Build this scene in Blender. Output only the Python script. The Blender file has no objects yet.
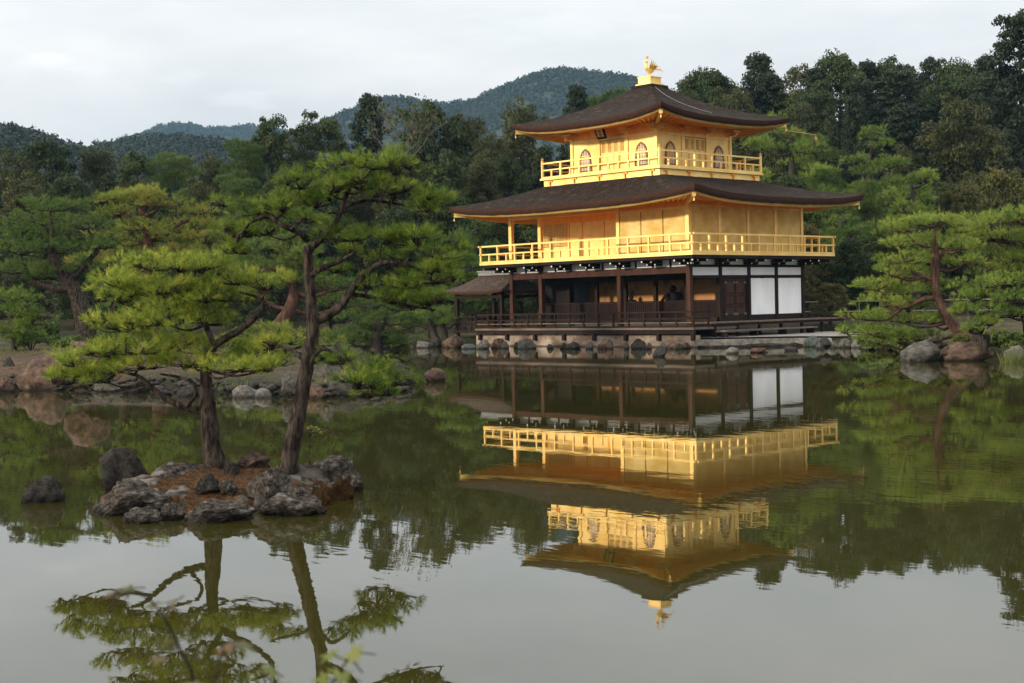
import bpy, bmesh, math, random
import numpy as np
from mathutils import Vector, Matrix, noise
R = math.radians
SC = bpy.context.scene
COL = SC.collection

# ------------------------------------------------------------------ camera
CX, CY, HC, YAW, PIT, ROL, FPX = 48.2271, -55.7531, 2.0932, 0.8118, -0.0253, 0.0226, 1451.66
FW = np.array([-math.sin(YAW)*math.cos(PIT), math.cos(YAW)*math.cos(PIT), math.sin(PIT)])
RT = np.array([math.cos(YAW), math.sin(YAW), 0.0])
UP = np.cross(RT, FW)
R2 = RT*math.cos(ROL) - UP*math.sin(ROL)
U2 = UP*math.cos(ROL) + RT*math.sin(ROL)
CAM = np.array([CX, CY, HC])
cd = bpy.data.cameras.new('camera'); cam = bpy.data.objects.new('camera', cd); COL.objects.link(cam)
cam.matrix_world = Matrix(((R2[0], U2[0], -FW[0], CX), (R2[1], U2[1], -FW[1], CY), (R2[2], U2[2], -FW[2], HC), (0, 0, 0, 1)))
cd.sensor_width = 36; cd.lens = FPX/1024*36; cd.clip_start = .1; cd.clip_end = 8000
cd.dof.use_dof = True; cd.dof.focus_distance = 45; cd.dof.aperture_fstop = 7.0
SC.camera = cam

# ------------------------------------------------------------------ sun, sky, exposure
SUN_EL, TO = R(14), np.array([-.34, -.94]); TO = TO/np.linalg.norm(TO)
SUN_ROT = math.atan2(TO[0], TO[1])
sd = bpy.data.lights.new('sun', 'SUN'); sun = bpy.data.objects.new('sun', sd); COL.objects.link(sun)
sd.energy = 2.9; sd.angle = R(3); sd.color = (1, .88, .70)
sun.rotation_euler = Vector((TO[0]*math.cos(SUN_EL), TO[1]*math.cos(SUN_EL), math.sin(SUN_EL))).to_track_quat('Z', 'Y').to_euler()
W = bpy.data.worlds.new('World'); SC.world = W; W.use_nodes = True
nt = W.node_tree; nt.nodes.clear()
def N(t, ty, **k):
    n = t.nodes.new(ty)
    for a, v in k.items():
        if a[0] == 'i' and a[1:].isdigit(): n.inputs[int(a[1:])].default_value = v
        elif a in n.inputs and not hasattr(n, a): n.inputs[a].default_value = v
        else: setattr(n, a, v)
    return n
def ramp(t, stops, interp='LINEAR'):
    n = t.nodes.new('ShaderNodeValToRGB'); cr = n.color_ramp; cr.interpolation = interp
    while len(cr.elements) < len(stops): cr.elements.new(.5)
    for e, (p, c) in zip(cr.elements, stops):
        e.position = p; e.color = (c, c, c, 1) if isinstance(c, (int, float)) else (*c[:3], 1)
    return n
L_ = nt.links.new
sky = N(nt, 'ShaderNodeTexSky', sky_type='NISHITA', sun_disc=False, sun_elevation=SUN_EL, sun_rotation=SUN_ROT)
sky.dust_density = 2.0
tc = N(nt, 'ShaderNodeTexCoord')
mp = N(nt, 'ShaderNodeMapping'); mp.inputs['Scale'].default_value = (1, 1, 3.6)
n1 = N(nt, 'ShaderNodeTexNoise', Scale=2.3, Detail=6.0, Roughness=.52); n1.inputs['Distortion'].default_value = .35
r1 = ramp(nt, [(.34, .86), (.56, 1.0)])
n2 = N(nt, 'ShaderNodeTexNoise', Scale=5.5, Detail=7.0, Roughness=.55)
r2_ = ramp(nt, [(.30, (8.5, 8.7, 8.95)), (.52, (9.3, 9.35, 9.5)), (.72, (10.3, 10.15, 10.1))])
mx = N(nt, 'ShaderNodeMix', data_type='RGBA')
bg = N(nt, 'ShaderNodeBackground'); bg.inputs['Strength'].default_value = .0655
ou = N(nt, 'ShaderNodeOutputWorld')
L_(tc.outputs['Generated'], mp.inputs['Vector'])
L_(mp.outputs[0], n1.inputs['Vector']); L_(mp.outputs[0], n2.inputs['Vector'])
L_(n1.outputs['Fac'], r1.inputs[0]); L_(n2.outputs['Fac'], r2_.inputs[0])
L_(r1.outputs[0], mx.inputs[0]); L_(sky.outputs[0], mx.inputs[6]); L_(r2_.outputs[0], mx.inputs[7])
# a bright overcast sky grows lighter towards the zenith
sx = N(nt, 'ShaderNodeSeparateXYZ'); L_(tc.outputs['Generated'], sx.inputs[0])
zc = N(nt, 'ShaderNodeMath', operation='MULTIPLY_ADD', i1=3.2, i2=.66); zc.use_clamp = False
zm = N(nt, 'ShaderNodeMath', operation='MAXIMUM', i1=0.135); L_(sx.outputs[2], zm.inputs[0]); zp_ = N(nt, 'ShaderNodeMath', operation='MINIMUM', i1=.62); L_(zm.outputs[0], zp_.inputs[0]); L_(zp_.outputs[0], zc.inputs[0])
wm = N(nt, 'ShaderNodeMix', data_type='RGBA', blend_type='MULTIPLY', i0=1.0); wm.inputs[7].default_value = (1.0, 1, .982, 1); L_(mx.outputs[2], wm.inputs[6])
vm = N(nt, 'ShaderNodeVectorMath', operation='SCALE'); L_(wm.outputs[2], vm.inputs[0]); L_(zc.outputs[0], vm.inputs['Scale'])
# small fair-weather clouds low over the hills
acc = None
n4 = N(nt, 'ShaderNodeTexNoise', Scale=34.0, Detail=6.0, Roughness=.55); L_(mp.outputs[0], n4.inputs['Vector'])
for az_x, el_y, wa, wb, amp in ((46, 62, .021, .0062, .085), (243, 99, .026, .0075, .10), (182, 76, .016, .0050, .05), (100, 70, .014, .005, .04), (560, 28, .07, .010, .05), (880, 40, .09, .012, .04)):
    c = np.array(FW + R2*(az_x-512)/FPX - U2*(el_y-341.5)/FPX); c /= np.linalg.norm(c)
    tv = np.cross(c, (0, 0, 1)); tv /= np.linalg.norm(tv); uv_ = np.cross(tv, c)
    sb_ = N(nt, 'ShaderNodeVectorMath', operation='SUBTRACT'); L_(tc.outputs['Generated'], sb_.inputs[0]); sb_.inputs[1].default_value = tuple(c)
    da = N(nt, 'ShaderNodeVectorMath', operation='DOT_PRODUCT'); L_(sb_.outputs[0], da.inputs[0]); da.inputs[1].default_value = tuple(tv/wa)
    db = N(nt, 'ShaderNodeVectorMath', operation='DOT_PRODUCT'); L_(sb_.outputs[0], db.inputs[0]); db.inputs[1].default_value = tuple(uv_/wb)
    q1 = N(nt, 'ShaderNodeMath', operation='MULTIPLY'); L_(da.outputs['Value'], q1.inputs[0]); L_(da.outputs['Value'], q1.inputs[1])
    q2 = N(nt, 'ShaderNodeMath', operation='MULTIPLY_ADD'); L_(db.outputs['Value'], q2.inputs[0]); L_(db.outputs['Value'], q2.inputs[1]); L_(q1.outputs[0], q2.inputs[2])
    q3 = N(nt, 'ShaderNodeMath', operation='SQRT'); L_(q2.outputs[0], q3.inputs[0])
    q4 = N(nt, 'ShaderNodeMath', operation='MULTIPLY_ADD', i1=2.6); L_(n4.outputs['Fac'], q4.inputs[0]); L_(q3.outputs[0], q4.inputs[2])
    q5 = N(nt, 'ShaderNodeMapRange', interpolation_type='SMOOTHSTEP'); q5.inputs['From Min'].default_value = 1.5; q5.inputs['From Max'].default_value = 2.5; q5.inputs['To Min'].default_value = amp; q5.inputs['To Max'].default_value = 0; L_(q4.outputs[0], q5.inputs[0])
    if acc is None: acc = q5
    else:
        ad_ = N(nt, 'ShaderNodeMath', operation='ADD'); L_(acc.outputs[0], ad_.inputs[0]); L_(q5.outputs[0], ad_.inputs[1]); acc = ad_
ao = N(nt, 'ShaderNodeMath', operation='ADD', i1=1.0); L_(acc.outputs[0], ao.inputs[0])
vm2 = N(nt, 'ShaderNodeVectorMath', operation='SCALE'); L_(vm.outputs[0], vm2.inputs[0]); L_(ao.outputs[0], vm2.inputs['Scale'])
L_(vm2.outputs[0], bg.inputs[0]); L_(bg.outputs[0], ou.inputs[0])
SC.view_settings.view_transform = 'Standard'; SC.view_settings.look = 'None'
SC.view_settings.gamma = 1; SC.view_settings.exposure = .38; SC.view_settings.use_curve_mapping = False
SC.render.engine = 'CYCLES'
SC.cycles.use_denoising = True
SC.cycles.max_bounces = 6; SC.cycles.diffuse_bounces = 3; SC.cycles.transmission_bounces = 4
SC.cycles.volume_bounces = 0; SC.cycles.caustics_reflective = True; SC.cycles.blur_glossy = 1.5; SC.cycles.sample_clamp_indirect = 3.0; SC.cycles.caustics_refractive = False

def ray(x, y): return FW + R2*(x-512)/FPX - U2*(y-341.5)/FPX
def G(x, y, z=0.0):
    r = ray(x, y); return CAM + r*((z-HC)/r[2])
def P(x, y, d): return CAM + ray(x, y)*d
def DEP(p): return float((np.array(p)-CAM) @ FW)
def HZ(x): return 304.7 - (x-512)*.0226

# ------------------------------------------------------------------ helpers
class MB:
    def __init__(s): s.v, s.f, s.sm = [], [], False
    def add(s, v, f):
        b = len(s.v); s.v += [tuple(map(float, q)) for q in v]; s.f += [tuple(i+b for i in q) for q in f]; return s
    def box(s, x0, x1, y0, y1, z0, z1):
        return s.add([(x, y, z) for z in (z0, z1) for y in (y0, y1) for x in (x0, x1)],
                     [(0, 2, 3, 1), (4, 5, 7, 6), (0, 1, 5, 4), (2, 6, 7, 3), (0, 4, 6, 2), (1, 3, 7, 5)])
    def bar(s, a, b, w, h, up=(0, 0, 1)):
        a, b = Vector(a), Vector(b); d = (b-a).normalized(); x = d.cross(Vector(up)).normalized(); u = x.cross(d)
        v = [p+x*i*w/2+u*j*h/2 for p in (a, b) for j in (-1, 1) for i in (-1, 1)]
        return s.add(v, [(0, 2, 3, 1), (4, 5, 7, 6), (0, 1, 5, 4), (2, 6, 7, 3), (0, 4, 6, 2), (1, 3, 7, 5)])
    def tube(s, pts, rad, n=8, jit=0, rng=random):
        pts = [Vector(p) for p in pts]; k = len(pts); v = []; f = []
        x = None
        for i, p in enumerate(pts):
            d = (pts[min(i+1, k-1)]-pts[max(i-1, 0)]).normalized()
            if x is None: x = d.orthogonal().normalized()
            x = (x-d*x.dot(d)).normalized(); y = d.cross(x)
            for j in range(n):
                a = 2*math.pi*j/n; r = rad[i]*(1+rng.uniform(-jit, jit))
                v.append(p+(x*math.cos(a)+y*math.sin(a))*r)
        for i in range(k-1):
            for j in range(n): f.append((i*n+j, i*n+(j+1) % n, (i+1)*n+(j+1) % n, (i+1)*n+j))
        f.append(tuple(range(n))[::-1]); f.append(tuple((k-1)*n+j for j in range(n)))
        return s.add(v, f)
    def lathe(s, c, prof, n=16):
        v = []; f = []
        for r, z in prof:
            for j in range(n): v.append((c[0]+r*math.cos(2*math.pi*j/n), c[1]+r*math.sin(2*math.pi*j/n), c[2]+z))
        for i in range(len(prof)-1):
            for j in range(n): f.append((i*n+j, i*n+(j+1) % n, (i+1)*n+(j+1) % n, (i+1)*n+j))
        f.append(tuple(range(n))[::-1]); f.append(tuple((len(prof)-1)*n+j for j in range(n)))
        return s.add(v, f)
    def prism(s, poly, e, at=(0, 0, 0), u=(1, 0, 0), w=(0, 0, 1)):
        """poly of (a,b) in plane u,w at 'at', extruded by vector e"""
        at, u, w, e = Vector(at), Vector(u), Vector(w), Vector(e); n = len(poly)
        v = [at+u*a+w*b for a, b in poly]+[at+u*a+w*b+e for a, b in poly]
        return s.add(v, [tuple(range(n))[::-1], tuple(range(n, 2*n))]+[(i, (i+1) % n, (i+1) % n+n, i+n) for i in range(n)])
    def build(s, name, mat, parent=None, smooth=False, off=(0, 0, 0), fix=True):
        me = bpy.data.meshes.new(name)
        o3 = np.array(off, float)
        me.from_pydata([tuple(np.array(q)-o3) for q in s.v], [], s.f)
        if fix:
            bm = bmesh.new(); bm.from_mesh(me); bmesh.ops.recalc_face_normals(bm, faces=bm.faces); bm.to_mesh(me); bm.free()
        if smooth: me.polygons.foreach_set('use_smooth', [True]*len(me.polygons))
        return link(name, me, mat, parent)
def link(name, me, mat, parent=None, loc=None):
    o = bpy.data.objects.new(name, me); COL.objects.link(o)
    if mat and not me.materials: me.materials.append(mat)
    if parent: o.parent = parent
    if loc is not None: o.location = loc
    return o
def raw(name, V, F, k):
    """fast mesh from numpy: V (n,3), F (m,k)"""
    me = bpy.data.meshes.new(name); V = np.asarray(V, np.float32); F = np.asarray(F, np.int32)
    me.vertices.add(len(V)); me.vertices.foreach_set('co', V.ravel())
    me.loops.add(F.size); me.loops.foreach_set('vertex_index', F.ravel())
    me.polygons.add(len(F)); me.polygons.foreach_set('loop_start', np.arange(0, F.size, k, dtype=np.int32))
    me.update(calc_edges=True); return me
def tag(o, label=None, cat=None, group=None, kind=None):
    if label: o['label'] = label
    if cat: o['category'] = cat
    if group: o['group'] = group
    if kind: o['kind'] = kind
    return o
def empty(name, loc, label, cat, group=None, rz=0):
    o = bpy.data.objects.new(name, None); COL.objects.link(o); o.location = tuple(map(float, loc)); o.rotation_euler.z = rz
    o.empty_display_size = .3
    return tag(o, label, cat, group)
def crv(pts, n=6):
    """Catmull-Rom through rows (x,y,z,...)"""
    p = np.array(pts, float); p = np.vstack([2*p[0]-p[1], p, 2*p[-1]-p[-2]]); out = []
    for i in range(1, len(p)-2):
        for t in np.linspace(0, 1, n, endpoint=False):
            a, b, c, d = p[i-1:i+3]
            out.append(.5*((2*b)+(c-a)*t+(2*a-5*b+4*c-d)*t*t+(3*b-a-3*c+d)*t**3))
    out.append(p[-2]); return np.array(out)

# ------------------------------------------------------------------ materials
def newmat(name):
    m = bpy.data.materials.new(name); m.use_nodes = True; t = m.node_tree; t.nodes.clear()
    o = N(t, 'ShaderNodeOutputMaterial'); b = N(t, 'ShaderNodeBsdfPrincipled'); t.links.new(b.outputs[0], o.inputs[0])
    return m, t, b, o
def mat(name, c1, c2, rough=.7, metal=0, scale=4, detail=6, bump=.0, bscale=None, stretch=(1, 1, 1), spec=.4, lo=.35, hi=.65, c3=None, s3=.6, wave=None):
    m, t, b, o = newmat(name); l = t.links.new
    tc = N(t, 'ShaderNodeTexCoord'); mp = N(t, 'ShaderNodeMapping'); mp.inputs['Scale'].default_value = stretch
    l(tc.outputs['Object'], mp.inputs[0])
    n = N(t, 'ShaderNodeTexNoise', Scale=scale, Detail=detail, Roughness=.6); l(mp.outputs[0], n.inputs['Vector'])
    r = ramp(t, [(lo, c1), (hi, c2)]); l(n.outputs['Fac'], r.inputs[0]); col = r.outputs[0]
    if c3:
        n3 = N(t, 'ShaderNodeTexNoise', Scale=scale*.37, Detail=5.0, Roughness=.65); l(tc.outputs['Object'], n3.inputs['Vector'])
        r3 = ramp(t, [(s3-.06, 0.0), (s3+.08, 1.0)]); l(n3.outputs['Fac'], r3.inputs[0])
        mm = N(t, 'ShaderNodeMix', data_type='RGBA'); l(r3.outputs[0], mm.inputs[0]); l(col, mm.inputs[6]); mm.inputs[7].default_value = (*c3, 1)
        col = mm.outputs[2]
    if 'rock' in name or 'stone' in name:       # dark damp band at the waterline
        ge = N(t, 'ShaderNodeNewGeometry'); sx = N(t, 'ShaderNodeSeparateXYZ'); l(ge.outputs['Position'], sx.inputs[0])
        mz = N(t, 'ShaderNodeMath', operation='MULTIPLY_ADD', i1=.12); l(n.outputs['Fac'], mz.inputs[0]); l(sx.outputs[2], mz.inputs[2])
        rz = ramp(t, [(.09, .30), (.17, 1.0)]); l(mz.outputs[0], rz.inputs[0])
        mw = N(t, 'ShaderNodeMix', data_type='RGBA', blend_type='MULTIPLY', i0=1.0); l(col, mw.inputs[6]); l(rz.outputs[0], mw.inputs[7]); col = mw.outputs[2]
    l(col, b.inputs['Base Color'])
    b.inputs['Roughness'].default_value = rough; b.inputs['Metallic'].default_value = metal
    b.inputs['Specular IOR Level'].default_value = spec
    if bump:
        nb = N(t, 'ShaderNodeTexNoise', Scale=bscale or scale*3, Detail=8.0, Roughness=.65); l(mp.outputs[0], nb.inputs['Vector'])
        bp = N(t, 'ShaderNodeBump', Strength=1.0, Distance=bump); l(nb.outputs['Fac'], bp.inputs['Height'])
        last = bp
        if wave:
            wv = N(t, 'ShaderNodeTexWave', bands_direction=wave[0], Scale=wave[1]); l(tc.outputs['Object'], wv.inputs['Vector'])
            b2 = N(t, 'ShaderNodeBump', Strength=1.0, Distance=wave[2]); l(wv.outputs['Fac'], b2.inputs['Height']); l(bp.outputs[0], b2.inputs['Normal']); last = b2
        l(last.outputs[0], b.inputs['Normal'])
    return m
def leafmat(name, cols, rough=.55, trans=.3, nscale=.9, warm=None, warm_at=.62):
    """per-leaf colour by island, clumps of another tint by object-space noise, per-tree shift"""
    m, t, b, o = newmat(name); l = t.links.new
    ge = N(t, 'ShaderNodeNewGeometry'); oi = N(t, 'ShaderNodeObjectInfo'); tc = N(t, 'ShaderNodeTexCoord')
    r = ramp(t, [(i/max(1, len(cols)-1), c) for i, c in enumerate(cols)])
    n = N(t, 'ShaderNodeTexNoise', Scale=nscale, Detail=3.0)
    l(tc.outputs['Object'], n.inputs['Vector'])
    a = N(t, 'ShaderNodeMath', operation='MULTIPLY', i1=.45); l(ge.outputs['Random Per Island'], a.inputs[0])
    c = N(t, 'ShaderNodeMath', operation='MULTIPLY_ADD', i1=1.5); l(n.outputs['Fac'], c.inputs[0]); l(a.outputs[0], c.inputs[2])
    d = N(t, 'ShaderNodeMath', operation='MULTIPLY_ADD', i1=.35, i2=-.64); l(oi.outputs['Random'], d.inputs[0])
    e = N(t, 'ShaderNodeMath', operation='ADD', use_clamp=True); l(c.outputs[0], e.inputs[0]); l(d.outputs[0], e.inputs[1])
    l(e.outputs[0], r.inputs[0]); col = r.outputs[0]
    if warm:
        n3 = N(t, 'ShaderNodeTexNoise', Scale=nscale*.8, Detail=2.0); l(tc.outputs['Object'], n3.inputs['Vector'])
        r3 = ramp(t, [(warm_at-.03, 0.0), (warm_at+.1, .8)]); l(n3.outputs['Fac'], r3.inputs[0])
        mm = N(t, 'ShaderNodeMix', data_type='RGBA'); l(r3.outputs[0], mm.inputs[0]); l(col, mm.inputs[6]); mm.inputs[7].default_value = (*warm, 1); col = mm.outputs[2]
    l(col, b.inputs['Base Color']); b.inputs['Roughness'].default_value = rough; b.inputs['Specular IOR Level'].default_value = .25
    tr = N(t, 'ShaderNodeBsdfTranslucent'); l(col, tr.inputs[0])
    ms = N(t, 'ShaderNodeMixShader', i0=trans); l(b.outputs[0], ms.inputs[1]); l(tr.outputs[0], ms.inputs[2]); l(ms.outputs[0], o.inputs[0])
    return m
M = {}
M['gold'] = mat('gold_leaf', (.78, .48, .12), (.93, .66, .24), .43, .5, 1.1, bump=.004, bscale=14, spec=.5)
M['gold_slat'] = mat('gold_leaf_slatted', (.70, .49, .13), (.90, .70, .29), .46, .5, 1.4, bump=.003, bscale=12, wave=('Z', 5.5, .012), c3=(.70, .48, .14), s3=.60)
M['gold_deep'] = mat('gold_leaf_bounce_glow', (.84, .36, .045), (.93, .46, .08), .44, .5, 2.2, bump=.004, bscale=12)  # orange deepened so the colour itself carries light bounced up under the eaves
M['gold_line'] = mat('gold_seam', (.36, .20, .06), (.42, .25, .08), .5, .2, 3)
M['bark'] = mat('cypress_bark_thatch', (.015, .0105, .008), (.044, .031, .024), .97, 0, 7, 12, .07, 16, (1, 1, 2.4), .06, c3=(.066, .053, .044), s3=.60)
M['bark_edge'] = mat('cut_bark_edge', (.045, .022, .014), (.10, .042, .026), .85, 0, 6, 6, .012, 30, (1, 1, 6), .2)
M['wood'] = mat('dark_brown_timber', (.011, .0055, .0035), (.026, .012, .0075), .65, 0, 3, 8, .004, 20, (1, 1, .3), .12)
M['wood_red'] = mat('red_brown_timber', (.0382, .0145, .0085), (.0723, .0289, .0170), .6, 0, 3, 8, .004, 20, (1, 1, .3), .12)
M['wood_grey'] = mat('weathered_deck_boards', (.085, .062, .048), (.17, .125, .098), .75, 0, 4, 8, .004, 24, (.3, 1, 1), .15)
M['plaster'] = mat('white_plaster', (.75, .75, .74), (.87, .875, .87), .85, 0, 1.3, 9, bump=.002, bscale=30, stretch=(1, 1, .35), spec=.2)
M['bark_worn'] = mat('weathered_bark_thatch', (.040, .028, .022), (.095, .068, .052), .97, 0, 7, 12, .05, 16, (1, 1, 2.4), .06, c3=(.12, .098, .082), s3=.60)
M['tip'] = mat('white_painted_end', (.72, .72, .70), (.80, .80, .78), .6, 0, 4)
M['green_metal'] = mat('verdigris_fitting', (.05, .12, .09), (.09, .18, .14), .6, .3, 8)
M['dark'] = mat('dark_lacquer', (.010, .008, .007), (.018, .013, .011), .8, 0, 4, spec=.1)
M['room'] = mat('gilded_room_panel', (.30, .125, .022), (.42, .19, .036), .5, .1, 2.0, c3=(.05, .025, .012), s3=.58)
M['tile'] = mat('grey_ridge_tile', (.16, .16, .165), (.24, .24, .245), .7, 0, 6, bump=.004, bscale=30)
M['pane'] = mat('mauve_window_paper', (.36, .31, .33), (.46, .40, .41), .7, 0, 3)
M['frame_red'] = mat('red_brown_window_frame', (.16, .06, .035), (.22, .09, .05), .5, 0, 5)
M['stone_wall'] = mat('pale_plastered_stone', (.15, .112, .082), (.37, .29, .225), .9, 0, 1.6, 10, .03, 9, (1, 1, 2), .2, c3=(.13, .075, .05), s3=.54)
M['rock_grey'] = mat('grey_rock', (.0360, .0331, .0288), (.1224, .1116, .0936), .9, 0, 3.2, 10, .06, 7, spec=.25, c3=(.0864, .0792, .0396), s3=.60)
M['rock_dark'] = mat('dark_rock', (.012, .0105, .009), (.062, .052, .044), .88, 0, 4, 10, .06, 9, spec=.2, c3=(.11, .095, .075), s3=.66)
M['rock_brown'] = mat('brown_rock', (.040, .026, .018), (.155, .098, .068), .9, 0, 3.2, 10, .06, 8, spec=.2, c3=(.045, .032, .024), s3=.6)
M['rock_pale'] = mat('pale_rock', (.085, .078, .068), (.21, .195, .172), .9, 0, 4, 10, .06, 9, spec=.2, c3=(.07, .062, .05), s3=.58)
M['rock_teal'] = mat('blue_green_rock', (.0375, .0465, .0428), (.0938, .1087, .0975), .88, 0, 4, 10, .05, 9, spec=.3, c3=(.1800, .1800, .1575), s3=.66)
M['rock_islet'] = mat('lichened_islet_rock', (.022, .017, .013), (.125, .104, .084), .93, 0, 6, 14, .06, 10, spec=.18, c3=(.27, .245, .215), s3=.60, lo=.40, hi=.64)
M['moss_red'] = mat('rusty_moss', (.0176, .0128, .0056), (.1080, .0400, .0112), .95, 0, 7, 10, .05, 30, spec=.1, c3=(.0400, .0440, .0112), s3=.57)
M['bark_pine'] = mat('pine_bark', (.013, .010, .008), (.078, .058, .045), .92, 0, 12, 12, .05, 16, (1.6, 1.6, .45), .12, lo=.42, hi=.62)
M['bark_red'] = mat('red_pine_bark', (.035, .018, .013), (.125, .066, .046), .9, 0, 5, 10, .04, 9, (1.6, 1.6, .5), .15)
M['bark_dark'] = mat('dark_tree_bark', (.0280, .0224, .0182), (.0700, .0560, .0455), .95, 0, 2, 8, .04, 5, (1, 1, .4), .15)
M['bark_pale'] = mat('pale_dead_wood', (.06, .052, .044), (.12, .105, .09), .9, 0, 3, 8, .02, 9, (1, 1, .4), .15)
M['fence'] = mat('pale_bamboo_rail', (.22, .20, .165), (.32, .30, .25), .7, 0, 5)
M['gravel'] = mat('pale_raked_gravel', (.19, .175, .155), (.29, .27, .245), .95, 0, 9, 10, .01, 60, spec=.15)
M['needle_near'] = leafmat('near_pine_needles', [(.040, .085, .012), (.17, .245, .028), (.54, .52, .08)], trans=.34, nscale=4.2)
M['needle_mid'] = leafmat('garden_pine_needles', [(.058, .112, .020), (.155, .232, .036), (.33, .365, .065)], trans=.36, nscale=.9)
M['needle_gold'] = leafmat('yellowing_pine_needles', [(.08, .125, .022), (.20, .245, .040), (.36, .37, .07)], trans=.4, nscale=.7, warm=(.34, .22, .05), warm_at=.57)
M['needle_dark'] = leafmat('dark_pine_needles', [(.036, .078, .018), (.090, .150, .030), (.18, .235, .046)], trans=.36, nscale=.7)
M['leaf_broad'] = leafmat('broadleaf_foliage', [(.012, .026, .005), (.030, .050, .009), (.064, .085, .016)], trans=.3, nscale=.22)
M['leaf_olive'] = leafmat('olive_foliage', [(.022, .030, .007), (.048, .056, .012), (.092, .088, .020)], trans=.3, nscale=.25, warm=(.12, .068, .016), warm_at=.66)
M['leaf_conifer'] = leafmat('conifer_foliage', [(.006, .013, .004), (.013, .025, .006), (.028, .043, .010)], trans=.22, nscale=.25)
M['leaf_pine'] = leafmat('forest_pine_foliage', [(.034, .068, .014), (.080, .125, .024), (.145, .185, .038)], trans=.32, nscale=.25)
M['leaf_maple'] = leafmat('maple_foliage', [(.045, .060, .014), (.085, .086, .020), (.135, .098, .025)], trans=.35, nscale=.5)
M['leaf_shrub'] = leafmat('shrub_foliage', [(.035, .066, .014), (.080, .120, .022), (.14, .175, .036)], trans=.34, nscale=1.2)
M['leaf_far'] = leafmat('hill_forest', [(.008, .016, .007), (.016, .027, .010), (.030, .041, .015)], trans=.12, nscale=.012)
M['grass'] = leafmat('grass_blades', [(.06, .085, .02), (.12, .15, .035), (.19, .20, .06)], trans=.4, nscale=1.0)
M['hill'] = mat('hillside_undergrowth', (.018, .026, .012), (.035, .044, .018), .95, 0, .05, 6)

# ------------------------------------------------------------------ ground, pond
POND = np.array([(7.1, -5.15), (9.0, -4.5), (10.75, -3.1), (13.8, -3.4), (17.0, -5.4), (21.0, -9.4), (23.4, -12.7), (26, -14), (28, -14.2), (36, -12), (52, -14), (64, -28), (60, -39.5), (46.6, -53.4), (32, -68.5), (22, -78), (2, -76), (-6, -56), (6, -41.2), (9.2, -37.9), (12.2, -36.2), (17.7, -36.0), (20.5, -35.2), (20.2, -32.6), (16.8, -30.7), (12, -28), (4, -21), (-4, -15), (-8.8, -9.75), (-10, -7.1), (-9, -5.3), (-7.5, -5.0)])
def pond_sd(x, y):
    """signed distance to the pond outline, negative in the water"""
    p = np.stack([x, y], -1); d = np.full(x.shape, 1e9); ins = np.zeros(x.shape, bool)
    for a, b in zip(POND, np.roll(POND, -1, 0)):
        e = b-a; w = p-a; t = np.clip((w@e)/(e@e), 0, 1); d = np.minimum(d, np.linalg.norm(w-t[..., None]*e, axis=-1))
        c = (a[1] > y) != (b[1] > y)
        ins ^= c & (x < (b[0]-a[0])*(y-a[1])/((b[1]-a[1]) or 1e-9)+a[0])
    return np.where(ins, -d, d)
def vnoise(x, y, s, seed=0):
    out = np.empty(x.size)
    for i, (a, b) in enumerate(zip(x.ravel(), y.ravel())): out[i] = noise.noise((a*s+seed*7.3, b*s-seed*3.1, seed*1.7))
    return out.reshape(x.shape)
def height(x, y, rough=True):
    x = np.asarray(x, float); y = np.asarray(y, float)
    s = pond_sd(x, y)
    h = np.where(s > 0, .34*(1-np.exp(-s/.35))+np.minimum(.035*s, .75), np.maximum(-1.2, s*.8)-.02)
    dd = (x-CX)*FW[0]+(y-CY)*FW[1]
    h = h+np.clip(dd-88, 0, 90)*.15
    lat = (x-CX)*RT[0]+(y-CY)*RT[1]
    spit = np.exp(-((dd-48)/13)**2)*np.clip((-lat-2)/8, 0, 1); h = h+np.where(s > 0, .25*spit*np.clip(s/4, 0, 1), 0)
    if rough: h = h+np.where(s > .2, .05*vnoise(x, y, .6, 1)*np.clip(s, 0, 1), 0)
    flat = np.clip(1.2-np.maximum(np.abs(x-1)-9.5, np.abs(y+.2)-5.4)/1.2, 0, 1)*(s > 0)
    return h*(1-flat)+np.minimum(h, .40)*flat
def gz(x, y): return float(height(np.array([x]), np.array([y]), False)[0])
def axis(lo, hi, st, far):
    o = np.geomspace(st*1.3, far, 24); o = np.cumsum(o/o.sum()*far)
    return np.concatenate([lo-o[::-1], np.arange(lo, hi+st/2, st), hi+o])
gx, gy = np.meshgrid(axis(-34, 66, .6, 2600), axis(-84, 26, .6, 2600), indexing='ij')
gzv = height(gx, gy)
nx, ny = gx.shape
V = np.stack([gx, gy, gzv], -1).reshape(-1, 3)
ii = np.arange(nx*ny).reshape(nx, ny)
F4 = np.stack([ii[:-1, :-1], ii[1:, :-1], ii[1:, 1:], ii[:-1, 1:]], -1).reshape(-1, 4)
me = raw('ground', V, F4, 4); me.polygons.foreach_set('use_smooth', [True]*len(me.polygons))
def sandmask(x, y):
    dd = (x-CX)*FW[0]+(y-CY)*FW[1]; lat = (x-CX)*RT[0]+(y-CY)*RT[1]
    return np.clip(1-np.abs(dd-43)/12, 0, 1)*(.25+.75*np.clip((-lat-8.5)/3, 0, 1))*np.clip((-lat-1)/4, 0, 1)*np.clip((pond_sd(x, y)-.5)/.9, 0, 1)
at = me.attributes.new('sand', 'FLOAT', 'POINT'); at.data.foreach_set('value', sandmask(gx, gy).ravel().astype(np.float32))
m, t, b, o = newmat('garden_earth'); l = t.links.new
tc_ = N(t, 'ShaderNodeTexCoord'); na = N(t, 'ShaderNodeTexNoise', Scale=.55, Detail=8.0, Roughness=.65); l(tc_.outputs['Object'], na.inputs['Vector'])
ra = ramp(t, [(.36, (.020, .028, .010)), (.5, (.048, .042, .020)), (.66, (.095, .052, .030))]); l(na.outputs['Fac'], ra.inputs[0])
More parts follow.
